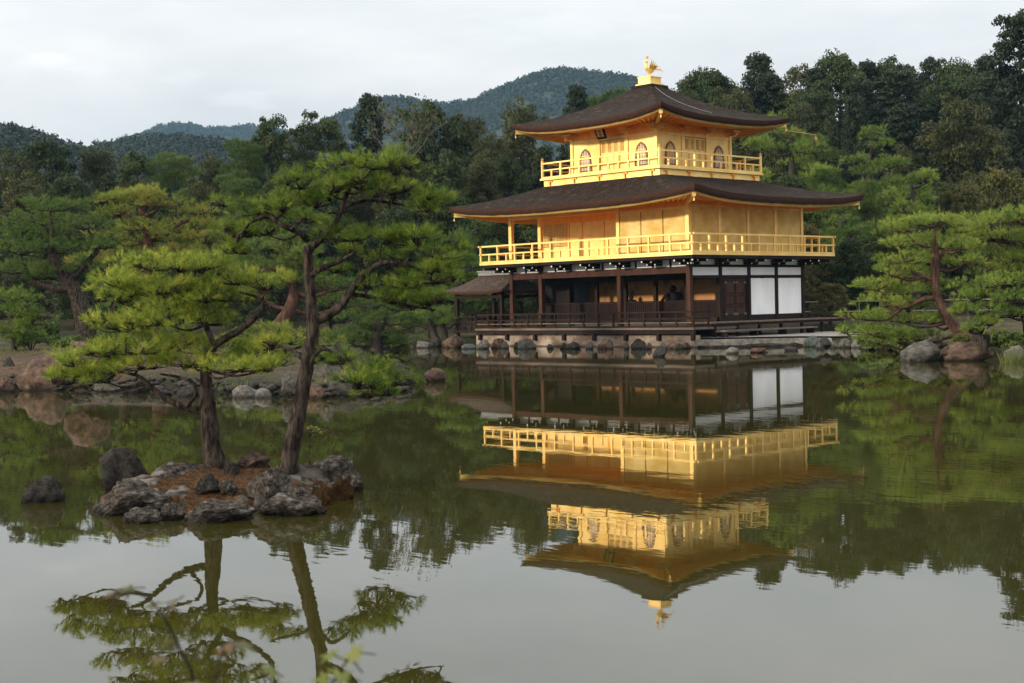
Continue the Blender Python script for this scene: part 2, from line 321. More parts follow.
nb = N(t, 'ShaderNodeTexNoise', Scale=2.2, Detail=8.0, Roughness=.7); l(tc_.outputs['Object'], nb.inputs['Vector'])
rb = ramp(t, [(.35, (.036, .022, .012)), (.52, (.125, .070, .046)), (.68, (.045, .034, .013))]); l(nb.outputs['Fac'], rb.inputs[0])
aa = N(t, 'ShaderNodeAttribute', attribute_name='sand')
mm = N(t, 'ShaderNodeMix', data_type='RGBA'); l(aa.outputs['Fac'], mm.inputs[0]); l(ra.outputs[0], mm.inputs[6]); l(rb.outputs[0], mm.inputs[7])
l(mm.outputs[2], b.inputs['Base Color']); b.inputs['Roughness'].default_value = .95; b.inputs['Specular IOR Level'].default_value = .15
bp = N(t, 'ShaderNodeBump', Distance=.05); l(nb.outputs['Fac'], bp.inputs['Height']); l(bp.outputs[0], b.inputs['Normal'])
aw = N(t, 'ShaderNodeAttribute', attribute_name='wet'); mw = N(t, 'ShaderNodeMix', data_type='RGBA', blend_type='MULTIPLY'); l(aw.outputs['Fac'], mw.inputs[0]); l(mm.outputs[2], mw.inputs[6]); mw.inputs[7].default_value = (.28, .27, .25, 1)
nd = N(t, 'ShaderNodeTexNoise', Scale=7.0, Detail=8.0, Roughness=.75); l(tc_.outputs['Object'], nd.inputs['Vector']); rd = ramp(t, [(.40, .32), (.60, 1.15)]); l(nd.outputs['Fac'], rd.inputs[0])
mq = N(t, 'ShaderNodeMix', data_type='RGBA', blend_type='MULTIPLY', i0=1.0); l(mw.outputs[2], mq.inputs[6]); l(rd.outputs[0], mq.inputs[7]); l(mq.outputs[2], b.inputs['Base Color'])
at = me.attributes.new('wet', 'FLOAT', 'POINT'); at.data.foreach_set('value', np.clip(1.25-gzv/.26, 0, 1).ravel().astype(np.float32))
tag(link('ground', me, m), kind='structure')

m, t, b, o = newmat('pond_water'); l = t.links.new
b.inputs['Base Color'].default_value = (.030, .0275, .0055, 1); b.inputs['Roughness'].default_value = .012; b.inputs['IOR'].default_value = 1.52
tc_ = N(t, 'ShaderNodeTexCoord')
mpa = N(t, 'ShaderNodeMapping'); mpa.inputs['Rotation'].default_value = (0, 0, -YAW); mpa.inputs['Scale'].default_value = (.55, 1.5, 1); l(tc_.outputs['Object'], mpa.inputs[0])
na = N(t, 'ShaderNodeTexNoise', Scale=2.4, Detail=3.0, Roughness=.5); l(mpa.outputs[0], na.inputs['Vector'])
nm = N(t, 'ShaderNodeTexNoise', Scale=.16, Detail=3.0); l(tc_.outputs['Object'], nm.inputs['Vector'])
rm = ramp(t, [(.40, .18), (.62, 1.0)]); l(nm.outputs['Fac'], rm.inputs[0])
mu = N(t, 'ShaderNodeMath', operation='MULTIPLY'); l(na.outputs['Fac'], mu.inputs[0]); l(rm.outputs[0], mu.inputs[1])
bp = N(t, 'ShaderNodeBump', Strength=1.0, Distance=.0015); l(mu.outputs[0], bp.inputs['Height']); l(bp.outputs[0], b.inputs['Normal'])
wt = MB().add([(-16, -86, 0), (72, -86, 0), (72, -1, 0), (-16, -1, 0)], [(0, 1, 2, 3)]).build('pond_water', m)
tag(wt, kind='structure')
# ------------------------------------------------------------------ pavilion
HX, HY, OX, OY = 5.85, 4.34, .39, -.52
BS, BE = 2*HX/5.5, 2*HY/4
pav = empty('pavilion', (0, 0, 0), 'three storey pavilion with two gold leaf floors and curved dark bark roofs beside the pond', 'pavilion')
SIDES = [lambda a, b: (a, -b), lambda a, b: (b, a), lambda a, b: (-a, b), lambda a, b: (-b, -a)]

def roof(ex, ey, cx, cy, ze, tx, ty, zt, up, thick, wx, wy, wz, pw=3.0, a0=.55, wcx=None, wcy=None):
    """four lofted slopes, cut bark edge, gold fascia, sloping soffit and rafters"""
    wcx = cx if wcx is None else wcx; wcy = cy if wcy is None else wcy
    H = zt-ze; S, E, U, FA, SO, RA = MB(), MB(), MB(), MB(), MB(), MB()
    na, ns = 56, 14
    cu = lambda t: up*abs(t)**pw
    for k, sd_ in enumerate(SIDES):
        L, D = (ex, ey) if k % 2 == 0 else (ey, ex)
        l2, d2 = (tx, ty) if k % 2 == 0 else (ty, tx)
        wl, wd = (wx, wy) if k % 2 == 0 else (wy, wx)
        v = []
        for j in range(ns+1):
            s = j/ns
            for i in range(na+1):
                t = 2*i/na-1; t = math.copysign(1-(1-abs(t))**1.25, t)
                x, y = sd_(t*(L+(l2-L)*s), D+(d2-D)*s)
                v.append((cx+x, cy+y, ze+H*(a0*s+(1-a0)*s*s)+cu(t)*(1-s)**2))
        f = [(j*(na+1)+i, j*(na+1)+i+1, (j+1)*(na+1)+i+1, (j+1)*(na+1)+i) for j in range(ns) for i in range(na)]
        S.add(v, f)
        def strip(mb, rows):
            v = []
            for (ins, dz) in rows:
                for i in range(na+1):
                    t = 2*i/na-1; t = math.copysign(1-(1-abs(t))**1.25, t)
                    x, y = sd_(t*(L-ins), D-ins)
                    v.append((cx+x, cy+y, ze+cu(t)+dz))
            mb.add(v, [(j*(na+1)+i, j*(na+1)+i+1, (j+1)*(na+1)+i+1, (j+1)*(na+1)+i) for j in range(len(rows)-1) for i in range(na)])
        strip(E, [(0, .0), (.03, -.05), (.09, -thick), (.5, -thick+.01)])
        strip(FA, [(.20, -thick+.03), (.20, -thick-.10), (.34, -thick-.10), (.34, -thick-.06)])
        # soffit: from behind the fascia to the wall line
        v = []; nj = 5
        def sof(t, q):
            o = sd_(t*(L-.32), D-.32); w_ = sd_(t*wl, wd)
            x = (cx+o[0])*(1-q)+(wcx+w_[0])*q; y = (cy+o[1])*(1-q)+(wcy+w_[1])*q
            return (x, y, (ze+cu(t)-thick-.03)*(1-q)+wz*q+.05*math.sin(math.pi*q)*0)
        for j in range(nj+1):
            for i in range(na+1): v.append(sof(2*i/na-1, j/nj))
        SO.add(v, [(j*(na+1)+i, j*(na+1)+i+1, (j+1)*(na+1)+i+1, (j+1)*(na+1)+i) for j in range(nj) for i in range(na)])
        nr = int(L*2/.36)
        for i in range(nr+1):
            t = (2*i/nr-1)*.985
            p = [Vector(sof(t, q))-Vector((0, 0, .04)) for q in (0.0, .5, .97)]
            for a, b in zip(p, p[1:]): RA.bar(a, b, .075, .085)
    for mb_ in (S, E):          # trimmed bark is never quite even
        mb_.v = [(x, y, z+.022*noise.noise((x*2.1, y*2.1, z))+.012*noise.noise((x*6, y*6, z*3))) for x, y, z in mb_.v]
    r = S.build('roof', M['bark'], pav, True, fix=False)
    E.build('eave_edge', M['bark_edge'], r, True, fix=False)
    FA.build('eave_fascia', M['gold'], r, True, fix=False)
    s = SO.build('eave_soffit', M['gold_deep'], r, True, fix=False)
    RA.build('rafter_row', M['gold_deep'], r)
    for i, (a, b) in enumerate(((1, -1), (1, 1), (-1, -1), (-1, 1))):     # corner rafters ending under the turned-up corners
        mb = MB(); p0 = Vector((wcx+a*wx, wcy+b*wy, wz-.10)); p1 = Vector((cx+a*(ex-.22), cy+b*(ey-.22), ze+up*.9-thick-.12))
        mb.bar(p0, p1, .16, .17); mb.build('corner_rafter', M['gold'], r)
        mb = MB(); q = p1+(p1-p0).normalized()*.0; mb.lathe((q.x, q.y, q.z-.30), [(.01, .16), (.025, .13), (.035, .06), (.04, .02), (.0, .02)], 10)
        mb.tube([(q.x, q.y, q.z-.12), (q.x, q.y, q.z)], [.012, .012], 5); mb.build('wind_bell', M['gold'], r)
    return r

def railing(x0, x1, y0, y1, z0, zm, zt, sides, step, mt, pw, rw, ext=.1, corner=None, short=True, name='railing'):
    mb = MB(); posts = []
    runs = {'S': ((x0, y0), (x1, y0)), 'E': ((x1, y0), (x1, y1)), 'N': ((x1, y1), (x0, y1)), 'W': ((x0, y1), (x0, y0))}
    for s in sides:
        a, b = (Vector((*p, 0)) for p in runs[s]); d = (b-a).normalized(); n = max(1, round((b-a).length/step))
        k = .003 if s in 'EW' else 0
        for z, e, w in ((zt, ext, rw*1.15), (zm, ext*.6, rw), (z0+rw*.6, ext*.4, rw)):
            mb.bar(a-d*e+Vector((0, 0, z+k)), b+d*e+Vector((0, 0, z+k)), w, w*.9)
        for i in range(n+1):
            p = a+(b-a)*(i/n)
            if i < n or s in ('E', 'S') and len(sides) < 4: posts.append((p.x, p.y, zt-.03, pw))
            if short and i < n:
                q = a+(b-a)*((i+.5)/n); posts.append((q.x, q.y, zm, pw*.85))
    r = mb.build(name, mt, pav); cache = {}; seen = set()
    for x, y, z, w in posts:
        if (round(x, 2), round(y, 2)) in seen: continue
        seen.add((round(x, 2), round(y, 2)))
        key = (round(z, 3), w)
        if key in cache: o = cache[key].copy(); COL.objects.link(o)
        else:
            o = MB().box(-w/2, w/2, -w/2, w/2, z0, z).build('baluster', mt, r); cache[key] = o
        o.parent = r; o.location = (x, y, 0)
    if corner:
        for x, y in ((x0, y0), (x1, y0), (x1, y1), (x0, y1)):
            c = MB().lathe((x, y, z0), [(pw*.85, 0), (pw*.85, corner-.14), (pw*.55, corner-.12), (pw*.9, corner-.06), (.01, corner+.03)], 10)
            c.build('corner_post', mt, r)
    return r

def box(name, mt, x0, x1, y0, y1, z0, z1, parent=None):
    return MB().box(x0, x1, y0, y1, z0, z1).build(name, M[mt], parent or pav)
def post(x, y, z0, z1, w, mt, name='post'): return box(name, mt, x-w/2, x+w/2, y-w/2, y+w/2, z0, z1)

# --- ground floor ---------------------------------------------------------
box('floor_deck', 'wood', -HX-.05, HX+.05, -HY+BE-.1, HY+.05, 1.02, 1.30)
d = box('veranda_deck', 'wood_grey', -7.45, 7.03, -5.56, -HY+BE-.102, .80, .90)
mb = MB(); mb.box(-7.4, 7.0, -5.50, -5.36, .60, .797); mb.box(-7.4, 7.0, -4.0, -3.86, .60, .797); mb.build('deck_joist', M['wood'], d)
for x in np.linspace(-7.2, 6.9, 8): post(x, -5.43, .30, .60, .16, 'wood', 'deck_stub')
for x in np.linspace(-7.2, 6.9, 8): post(x, -3.93, .2, .60, .16, 'wood', 'deck_stub')
e = box('side_veranda', 'wood_grey', HX+.06, 7.15, -HY+.1, HY+1.9, 1.04, 1.10)
box('deck_joist', 'wood', HX+.1, 7.09, -HY+.14, HY+1.84, .92, 1.037, e)
for y in np.linspace(-HY+.3, HY+1.7, 7): post(7.0, y, .3, .92, .13, 'wood', 'deck_stub')
st = box('step_bench', 'wood_grey', 7.20, 7.75, -4.2, 2.9, .66, .73)
for y in np.linspace(-4.0, 2.7, 4): box('leg', 'wood', 7.26, 7.69, y-.06, y+.06, .3, .657, st)
railing(-7.4, 6.98, -5.5, -4.45, .90, 1.30, 1.60, ('S', 'E'), .98, M['wood'], .085, .075, .12, short=False)
railing(-7.4, 6.98, -5.5, -3.0, .90, 1.30, 1.60, ('W',), .98, M['wood'], .085, .075, .12, short=False)
railing(-7.4, 6.98, -5.5, -4.45, .90, 1.12, 1.30, ('S',), 20, M['wood_grey'], .05, .05, .02, short=False, name='rail_board')
PX1 = [-HX, -HX+BS, -HX+3.5*BS, HX]
for x in PX1: post(x, -HY, .90, 4.02, .22, 'wood_red')
for k in range(1, 5): post(HX, -HY+k*BE, 1.02, 4.02, .20, 'wood')
for k in range(1, 5): post(-HX, -HY+k*BE, .9, 4.02, .20, 'wood')
for k in range(1, 5): post(-HX+k*2*HX/5, HY, 1.02, 4.02, .20, 'wood')
# head beams
mb = MB(); mb.box(-HX+.11, HX-.11, -HY-.09, -HY+.09, 3.36, 3.66); mb.build('head_beam', M['wood_red'], pav)
mb = MB()
mb.box(HX-.085, HX+.085, -HY+.11, HY-.1, 3.63, 3.74); mb.box(HX-.08, HX+.08, -HY+.11, HY-.1, 3.12, 3.25)
mb.build('head_beam', M['wood'], pav)
mb = MB(); mb.box(-HX-.085, -HX+.085, -HY+.11, HY-.1, 3.40, 3.66); mb.build('head_beam', M['wood'], pav)
mb = MB(); mb.box(-HX+.1, HX-.1, HY-.085, HY+.085, 3.40, 3.66); mb.build('head_beam', M['wood'], pav)
# upper white strips between studs under the golden deck
xs = np.linspace(-HX, HX, 12)
for a, b in zip(xs, xs[1:]): box('plaster_panel', 'plaster', a+.06, b-.06, -HY-.04, -HY+.04, 3.68, 4.00)
for x in xs[1:-1]: post(x, -HY, 3.662, 4.02, .12, 'wood', 'stud')
for k in range(4):
    y0, y1 = -HY+k*BE+.1, -HY+(k+1)*BE-.1
    box('plaster_panel', 'plaster', HX-.04, HX+.04, y0, y1, 3.745, 4.0)
    box('plaster_panel', 'plaster', HX-.04, HX+.04, y0, y1, 3.255, 3.625)
    box('plaster_panel', 'plaster', -HX-.04, -HX+.04, y0, y1, 3.665, 4.0)
    if k >= 2:
        box('plaster_panel', 'plaster', HX-.045, HX+.045, y0+.02, y1-.02, 1.37, 3.10)
        box('sill', 'wood', HX-.06, HX+.06, y0, y1, 1.30, 1.367)
    if k >= 1: box('plaster_panel', 'plaster', -HX-.04, -HX+.04, y0, y1, 1.30, 3.39)
for k in range(5):
    a, b = -HX+k*2*HX/5+.11, -HX+(k+1)*2*HX/5-.11
    box('plaster_panel', 'plaster', a, b, HY-.04, HY+.04, 1.30, 3.39); box('plaster_panel', 'plaster', a, b, HY-.04, HY+.04, 3.665, 4.0)
# double doors on the pond-right face, second bay
dr = box('door', 'wood_red', HX-.05, HX+.03, -HY+BE+.32, -HY+2*BE-.22, 1.32, 3.05)
y0, y1 = -HY+BE+.1, -HY+2*BE-.1
mb = MB(); mb.box(HX-.07, HX+.06, y0, y0+.2, 1.30, 3.117); mb.box(HX-.07, HX+.06, y1-.1, y1, 1.30, 3.117); mb.box(HX-.07, HX+.06, y0+.202, y1-.102, 3.052, 3.117); mb.build('door_frame', M['wood'], dr)
ym = (-HY+BE+.32-HY+2*BE-.22)/2
mb = MB()
for (a, b) in ((-HY+BE+.34, ym-.03), (ym+.03, -HY+2*BE-.24)):
    for z0, z1 in ((1.36, 1.8), (1.86, 2.3), (2.36, 3.0)):
        for yy, w in ((a, .05), (b-.05, .05)): mb.box(HX+.03, HX+.05, yy, yy+w, z0, z1)
        mb.box(HX+.03, HX+.048, a+.052, b-.052, z0, z0+.05); mb.box(HX+.03, HX+.048, a+.052, b-.052, z1-.05, z1)
mb.build('door_moulding', M['wood'], dr)
for yy in (-HY+BE+.34, ym-.16, ym+.02, -HY+2*BE-.38):
    for z in (1.38, 2.86): box('hinge', 'green_metal', HX+.051, HX+.062, yy, yy+.14, z, z+.10, dr)
# the recessed wall behind the veranda: lattice shutters below, openings above
yw = -HY+BE
studs = np.linspace(-HX, HX, 7)
for i, x in enumerate(studs[1:-1]): post(x, yw, 1.302, 3.36, .17, 'wood')
for i, (a, b) in enumerate(zip(studs, studs[1:])):
    s = box('lattice_shutter', 'wood', a+.09, b-.09, yw-.03, yw+.03, 1.02, 2.05)
    mb = MB()
    for z in np.linspace(1.08, 1.99, 9): mb.box(a+.10, b-.10, yw-.05, yw-.032, z-.012, z+.012)
    for x in np.linspace(a+.12, b-.12, 14): mb.box(x-.01, x+.01, yw-.064, yw-.052, 1.04, 2.03)
    mb.build('lattice', M['wood'], s)
    box('sill', 'wood', a+.087, b-.087, yw-.07, yw+.07, 2.052, 2.12)
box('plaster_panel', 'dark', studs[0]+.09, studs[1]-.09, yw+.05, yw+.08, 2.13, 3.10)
mb = MB(); mb.box(-HX+.1, HX-.1, yw-.08, yw+.08, 3.10, 3.22); mb.build('head_beam', M['wood'], pav)
mb = MB(); mb.box(-HX+.1, HX-.1, yw-.05, yw+.05, 3.222, 3.9); mb.build('transom_wall', M['wood'], pav)
box('end_wall', 'wood', HX-.05, HX+.0, yw+.12, yw+.14, 1.3, 3.1)
# room: floor, ceiling, gilded inner panels with dark painted motifs
box('ceiling', 'wood', -HX-.02, HX-.10, -HY+.1, HY-.1, 3.92, 4.0)
rp = box('gilded_panel', 'room', -HX+1.9, HX-.3, yw+1.55, yw+1.60, 1.31, 3.6)
for x in (-1.6, .6, 2.9): box('panel_post', 'wood', x-.07, x+.07, yw+1.47, yw+1.545, 1.31, 3.6, rp)
# --- bracket arms with white ends under the golden deck -------------------
def bracket(x, y, dx, dy, ln=.95):
    mb = MB(); a = Vector((x, y, 3.92)); d = Vector((dx, dy, 0)).normalized()
    mb.bar(a, a+d*ln, .13, .12); mb.bar(a-Vector((0, 0, .13)), a+d*ln*.6-Vector((0, 0, .13)), .12, .12)
    o = mb.build('bracket', M['wood'], pav)
    MB().bar(a+d*(ln+.001), a+d*(ln+.02), .075, .07).build('white_end', M['tip'], o)
    MB().bar(a+d*(ln*.6+.001)-Vector((0, 0, .13)), a+d*(ln*.6+.02)-Vector((0, 0, .13)), .07, .065).build('white_end', M['tip'], o)
for x in np.linspace(-HX, HX, 7): bracket(x, -HY-.08, 0, -1)
for x in np.linspace(-HX, HX, 7): bracket(x+.35, -HY-.08, 0, -1, .7)
for k in range(5):
    bracket(HX+.08, -HY+k*BE, 1, 0); bracket(HX+.08, -HY+k*BE-.35, 1, 0, .7)
    bracket(-HX-.08, -HY+k*BE, -1, 0)
bracket(HX+.06, -HY-.06, 1, -1, 1.35); bracket(HX+.06, HY+.06, 1, 1, 1.35); bracket(-HX-.06, -HY-.06, -1, -1, 1.35)
# --- second floor: golden deck, rail, walls -------------------------------
X2, Y2 = HX+1.18, HY+1.18
dk = box('balcony_deck', 'gold', -X2, X2, -Y2, Y2, 4.14, 4.25)
mb = MB()
for a, b, c, e in ((-X2+.05, X2-.05, -Y2+.05, -Y2+.2), (-X2+.05, X2-.05, Y2-.2, Y2-.05), (-X2+.05, -X2+.2, -Y2+.203, Y2-.203), (X2-.2, X2-.05, -Y2+.203, Y2-.203)): mb.box(a, b, c, e, 4.0, 4.137)
mb.build('deck_beam', M['wood'], dk)
box('deck_underside', 'wood', -X2+.21, X2-.21, -Y2+.21, Y2-.21, 4.06, 4.137, dk)
railing(-X2+.06, X2-.06, -Y2+.06, Y2-.06, 4.25, 4.68, 5.09, ('S', 'E', 'N', 'W'), 1.28, M['gold'], .085, .075, .16)
Z2 = 6.78
yr = -HY+BE; xr = -HX+3.5*BS
for x in PX1: post(x, -HY, 4.25, Z2-.1, .2, 'gold')
for k in range(1, 5): post(HX, -HY+k*BE, 4.25, Z2-.1, .19, 'gold'); post(-HX, -HY+k*BE, 4.25, Z2-.1, .19, 'gold')
for k in range(1, 5): post(-HX+k*2*HX/5, HY, 4.25, Z2-.1, .19, 'gold')
# side walls, two to four bays each
for k in range(4):
    y0, y1 = -HY+k*BE+.095, -HY+(k+1)*BE-.095
    w = box('wall_panel', 'gold_slat', HX-.04, HX+.05, y0, y1, 4.36, 6.40)
    box('sill', 'gold', HX-.06, HX+.07, y0, y1, 4.252, 4.357); box('lintel', 'gold', HX-.06, HX+.07, y0, y1, 6.403, 6.5)
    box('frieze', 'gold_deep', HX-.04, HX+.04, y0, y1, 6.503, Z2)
    if k: box('wall_panel', 'gold_slat', -HX-.05, -HX+.04, y0, y1, 4.252, Z2)
for k in range(5):
    box('wall_panel', 'gold_slat', -HX+k*2*HX/5+.1, -HX+(k+1)*2*HX/5-.1, HY-.04, HY+.05, 4.252, Z2)
# forward room: four shutters flush with the posts
for k, (a, b) in enumerate(zip(np.linspace(xr+.1, HX-.1, 4), np.linspace(xr+.1, HX-.1, 4)[1:])):
    box('wall_panel', 'gold_slat', a+.03, b-.03, -HY-.07, -HY+.03, 4.36, 6.30)
box('panel_backing', 'gold_line', xr+.1, HX-.1, -HY+.031, -HY+.05, 4.36, 6.30)
box('sill', 'gold', xr+.1, HX-.1, -HY-.085, -HY+.06, 4.252, 4.357); box('lintel', 'gold', xr+.1, HX-.1, -HY-.085, -HY+.06, 6.303, 6.42)
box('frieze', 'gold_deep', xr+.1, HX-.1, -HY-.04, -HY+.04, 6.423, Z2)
box('wall_panel', 'gold_slat', xr-.05, xr+.05, -HY+.1, yr-.06, 4.252, Z2)
# recessed wall: lattice shutter, doors, plain boards
mb = MB(); mb.box(-HX+.1, xr-.1, -HY-.08, -HY+.08, 6.40, 6.56); mb.build('lintel', M['gold'], pav)
box('frieze', 'gold_deep', -HX+.1, xr-.1, -HY-.04, -HY+.04, 6.563, Z2)
xs = [-HX+.1, -HX+2.05, -HX+3.0, -HX+4.5, -HX+5.4, xr-.06]
sh = box('lattice_shutter', 'gold_line', xs[0], xs[1]-.05, yr-.02, yr+.03, 5.05, 6.2)
mb = MB()
for z in np.linspace(5.08, 6.17, 15): mb.box(xs[0], xs[1]-.052, yr-.05, yr-.022, z-.016, z+.016)
for x in np.linspace(xs[0]+.03, xs[1]-.08, 18): mb.box(x-.014, x+.014, yr-.075, yr-.052, 5.06, 6.19)
mb.build('lattice', M['gold'], sh)
box('wall_panel', 'gold', xs[0], xs[1]-.05, yr-.03, yr+.04, 4.26, 5.03)
for a, b in zip(xs[1:], xs[2:]):
    box('wall_panel', 'gold', a+.045, b-.045, yr-.03, yr+.04, 4.26, 6.2)
for x in xs[1:-1]: box('jamb', 'gold_deep', x-.043, x+.043, yr-.06, yr+.06, 4.26, 6.2)
box('frieze', 'gold_deep', -HX+.1, xr-.06, yr-.05, yr+.05, 6.203, Z2)
box('ceiling', 'gold_deep', -HX+.1, HX-.1, -HY+.1, HY-.1, Z2-.12, Z2-.06)
# --- second roof ----------------------------------------------------------
W3 = 3.84
roof(8.12, 6.62, 0, 0, 6.83, 3.62, 3.62, 8.02, .36, .24, HX, HY, 6.62, 3.2, .75) if False else None
def roof2():
    """hipped loft whose upper rim is the off-centre rectangle of the third floor"""
    return roof(8.12, 6.62, 0, 0, 6.80, 3.7, 3.7, 8.05, .38, .22, HX, HY, 6.72, 3.2, .80)
# upper rim is centred on the third floor: shift through the loft
_ro = roof
def roof_off(ex, ey, ze, tx, ty, tcx, tcy, zt, up, thick, wx, wy, wz, pw, a0):
    r = _ro(ex, ey, 0, 0, ze, tx, ty, zt, up, thick, wx, wy, wz, pw, a0)
    na, ns = 56, 14
    co = np.empty(len(r.data.vertices)*3); r.data.vertices.foreach_get('co', co); co = co.reshape(4, ns+1, na+1, 3)
    s = (np.arange(ns+1)/ns)[None, :, None]
    co[..., 0] += tcx*s; co[..., 1] += tcy*s
    r.data.vertices.foreach_set('co', co.ravel()); r.data.update(); return r
roof_off(8.12, 6.62, 6.80, 3.7, 3.7, OX, OY, 8.02, .38, .30, HX, HY, 6.72, 3.2, .80)
# --- third floor ----------------------------------------------------------
ap = box('balcony_apron', 'gold', OX-W3+.04, OX+W3-.04, OY-W3+.04, OY+W3-.04, 7.75, 8.26)
box('balcony_deck', 'gold', OX-W3-.10, OX+W3+.10, OY-W3-.10, OY+W3+.10, 8.262, 8.36)
for k in range(5):
    for sd_ in SIDES:
        a, b = sd_(-W3+.5+k*(2*W3-1)/4, W3-.03); mb = MB()
        mb.bar(Vector((OX+a, OY+b, 8.20)), Vector((OX+a*1.0+(b and 0), OY+b, 7.98)), .16, .05, (0, 1, 0) if abs(b) < abs(a) else (1, 0, 0))
        tdir = Vector(sd_(1, 0)).to_3d(); c = Vector((OX+a, OY+b, 8.19))
        mb.bar(c-tdir*.16, c+tdir*.16, .10, .06); mb.build('apron_bracket', M['gold_deep'], ap)
railing(OX-W3, OX+W3, OY-W3, OY+W3, 8.36, 8.76, 9.10, ('S', 'E', 'N', 'W'), 1.28, M['gold'], .09, .07, .0, corner=1.0)
H3, Z3 = 2.76, 10.62
B3 = 2*H3/3
for k, sd_ in enumerate(SIDES):
    def bx(name, mt, a0, a1, d0, d1, z0, z1, parent=None):
        p, q = sd_(a0, d0), sd_(a1, d1)
        return box(name, mt, OX+min(p[0], q[0]), OX+max(p[0], q[0]), OY+min(p[1], q[1]), OY+max(p[1], q[1]), z0, z1, parent)
    mtw = 'gold'
    # corner and inner posts
    for a in (-H3, -B3/2, B3/2): bx('post', 'gold', a-.09, a+.09, H3-.09, H3+.09, 8.36, Z3)
    bx('lintel', 'gold', -H3+.09, H3-.09, H3-.06, H3+.075, 10.02, 10.14)
    bx('frieze', 'gold_deep', -H3+.09, H3-.09, H3-.05, H3+.05, 10.143, Z3)
    for sgn in (-1, 1):
        a0, a1 = (-H3+.09, -B3/2-.09) if sgn < 0 else (B3/2+.09, H3-.09)
        bx('wall_panel', mtw, a0, a1, H3-.05, H3+.04, 8.362, 10.017)
        c = (a0+a1)/2
        # bell-shaped window: outline extruded a little proud of the wall
        prof = [(-.44, 0), (-.40, .35), (-.36, .62), (-.33, .80), (-.24, .97), (-.11, 1.07), (0, 1.13), (.11, 1.07), (.24, .97), (.33, .80), (.36, .62), (.40, .35), (.44, 0)]
        t3 = Vector((*sd_(1, 0), 0)); n3 = Vector((*sd_(0, 1), 0)); at = Vector((OX, OY, 8.60))+t3*c+n3*(H3+.04)
        fr = MB(); inner = [(x*.80, .05+z*.88) for x, z in prof]; n = len(prof)
        for dz in (0, 1):
            pass
        v = [at+t3*x+Vector((0, 0, z))+n3*dd for dd in (0, .05) for x, z in prof]+[at+t3*x+Vector((0, 0, z))+n3*dd for dd in (0, .05) for x, z in inner]
        f = []
        for i in range(n):
            j = (i+1) % n
            f += [(n+i, n+j, 3*n+j, 3*n+i), (i, n+i, n+j, j), (2*n+i, 2*n+j, 3*n+j, 3*n+i)]
        fr.add(v, f); win = fr.build('window', M['frame_red'], pav)
        pn = MB().prism(inner, n3*.016, at+n3*.003, t3, (0, 0, 1)); pn.build('pane', M['pane'], win)
        mu_ = MB()
        for xx in (-.17, 0, .17): mu_.bar(at+t3*xx+n3*.030+Vector((0, 0, .06)), at+t3*xx+n3*.030+Vector((0, 0, .98 if xx else 1.03)), .03, .02, n3)
        for zz in (.25, .5, .75): mu_.bar(at+t3*(-.31)+n3*.042+Vector((0, 0, zz)), at+t3*.31+n3*.042+Vector((0, 0, zz)), .02, .03, (0, 0, 1))
        mu_.build('window_lattice', M['gold'] if k != 0 else M['gold'], win)
    # centre doors: four framed leaves with lattice tops
    dr = bx('door', 'gold_line', -B3/2+.09, B3/2-.09, H3-.05, H3+.01, 8.362, 10.017)
    lv = np.linspace(-B3/2+.11, B3/2-.11, 5)
    for a0, a1 in zip(lv, lv[1:]):
        mb = MB()
        def q(u0, u1, d0, d1, z0, z1):
            p_, q_ = sd_(u0, d0), sd_(u1, d1)
            mb.box(OX+min(p_[0], q_[0]), OX+max(p_[0], q_[0]), OY+min(p_[1], q_[1]), OY+max(p_[1], q_[1]), z0, z1)
        q(a0+.012, a0+.06, H3+.01, H3+.05, 8.37, 9.98); q(a1-.06, a1-.012, H3+.01, H3+.05, 8.37, 9.98)
        for z in (8.37, 8.86, 9.34, 9.92): q(a0+.062, a1-.062, H3+.01, H3+.046, z, z+.06)
        q(a0+.062, a1-.062, H3+.01, H3+.03, 8.432, 8.858); q(a0+.062, a1-.062, H3+.01, H3+.03, 8.922, 9.338)
        for u in np.linspace(a0+.09, a1-.09, 4): q(u-.012, u+.012, H3+.01, H3+.04, 9.402, 9.918)
        mb.build('door_leaf', M['gold'], dr)
    # bracket blocks carrying the eaves
    for a in (-H3, -B3/2, B3/2, H3):
        mb = MB(); c = Vector((*sd_(a, H3), 0))+Vector((OX, OY, 0)); n3 = Vector((*sd_(0, 1), 0)); t3 = Vector((*sd_(1, 0), 0))
        mb.bar(c+n3*.09+Vector((0, 0, 10.30)), c+n3*.50+Vector((0, 0, 10.30)), .12, .12)
        mb.bar(c+n3*.12+t3*-.3+Vector((0, 0, 10.43)), c+n3*.12+t3*.3+Vector((0, 0, 10.43)), .11, .11)
        mb.bar(c+n3*.42+t3*-.24+Vector((0, 0, 10.45)), c+n3*.42+t3*.24+Vector((0, 0, 10.45)), .10, .10)
        mb.build('bracket', M['gold'], pav)
roof(4.98, 4.98, OX, OY, 10.72, .60, .60, 12.72, .40, .26, H3, H3, 10.64, 3.0, .52)
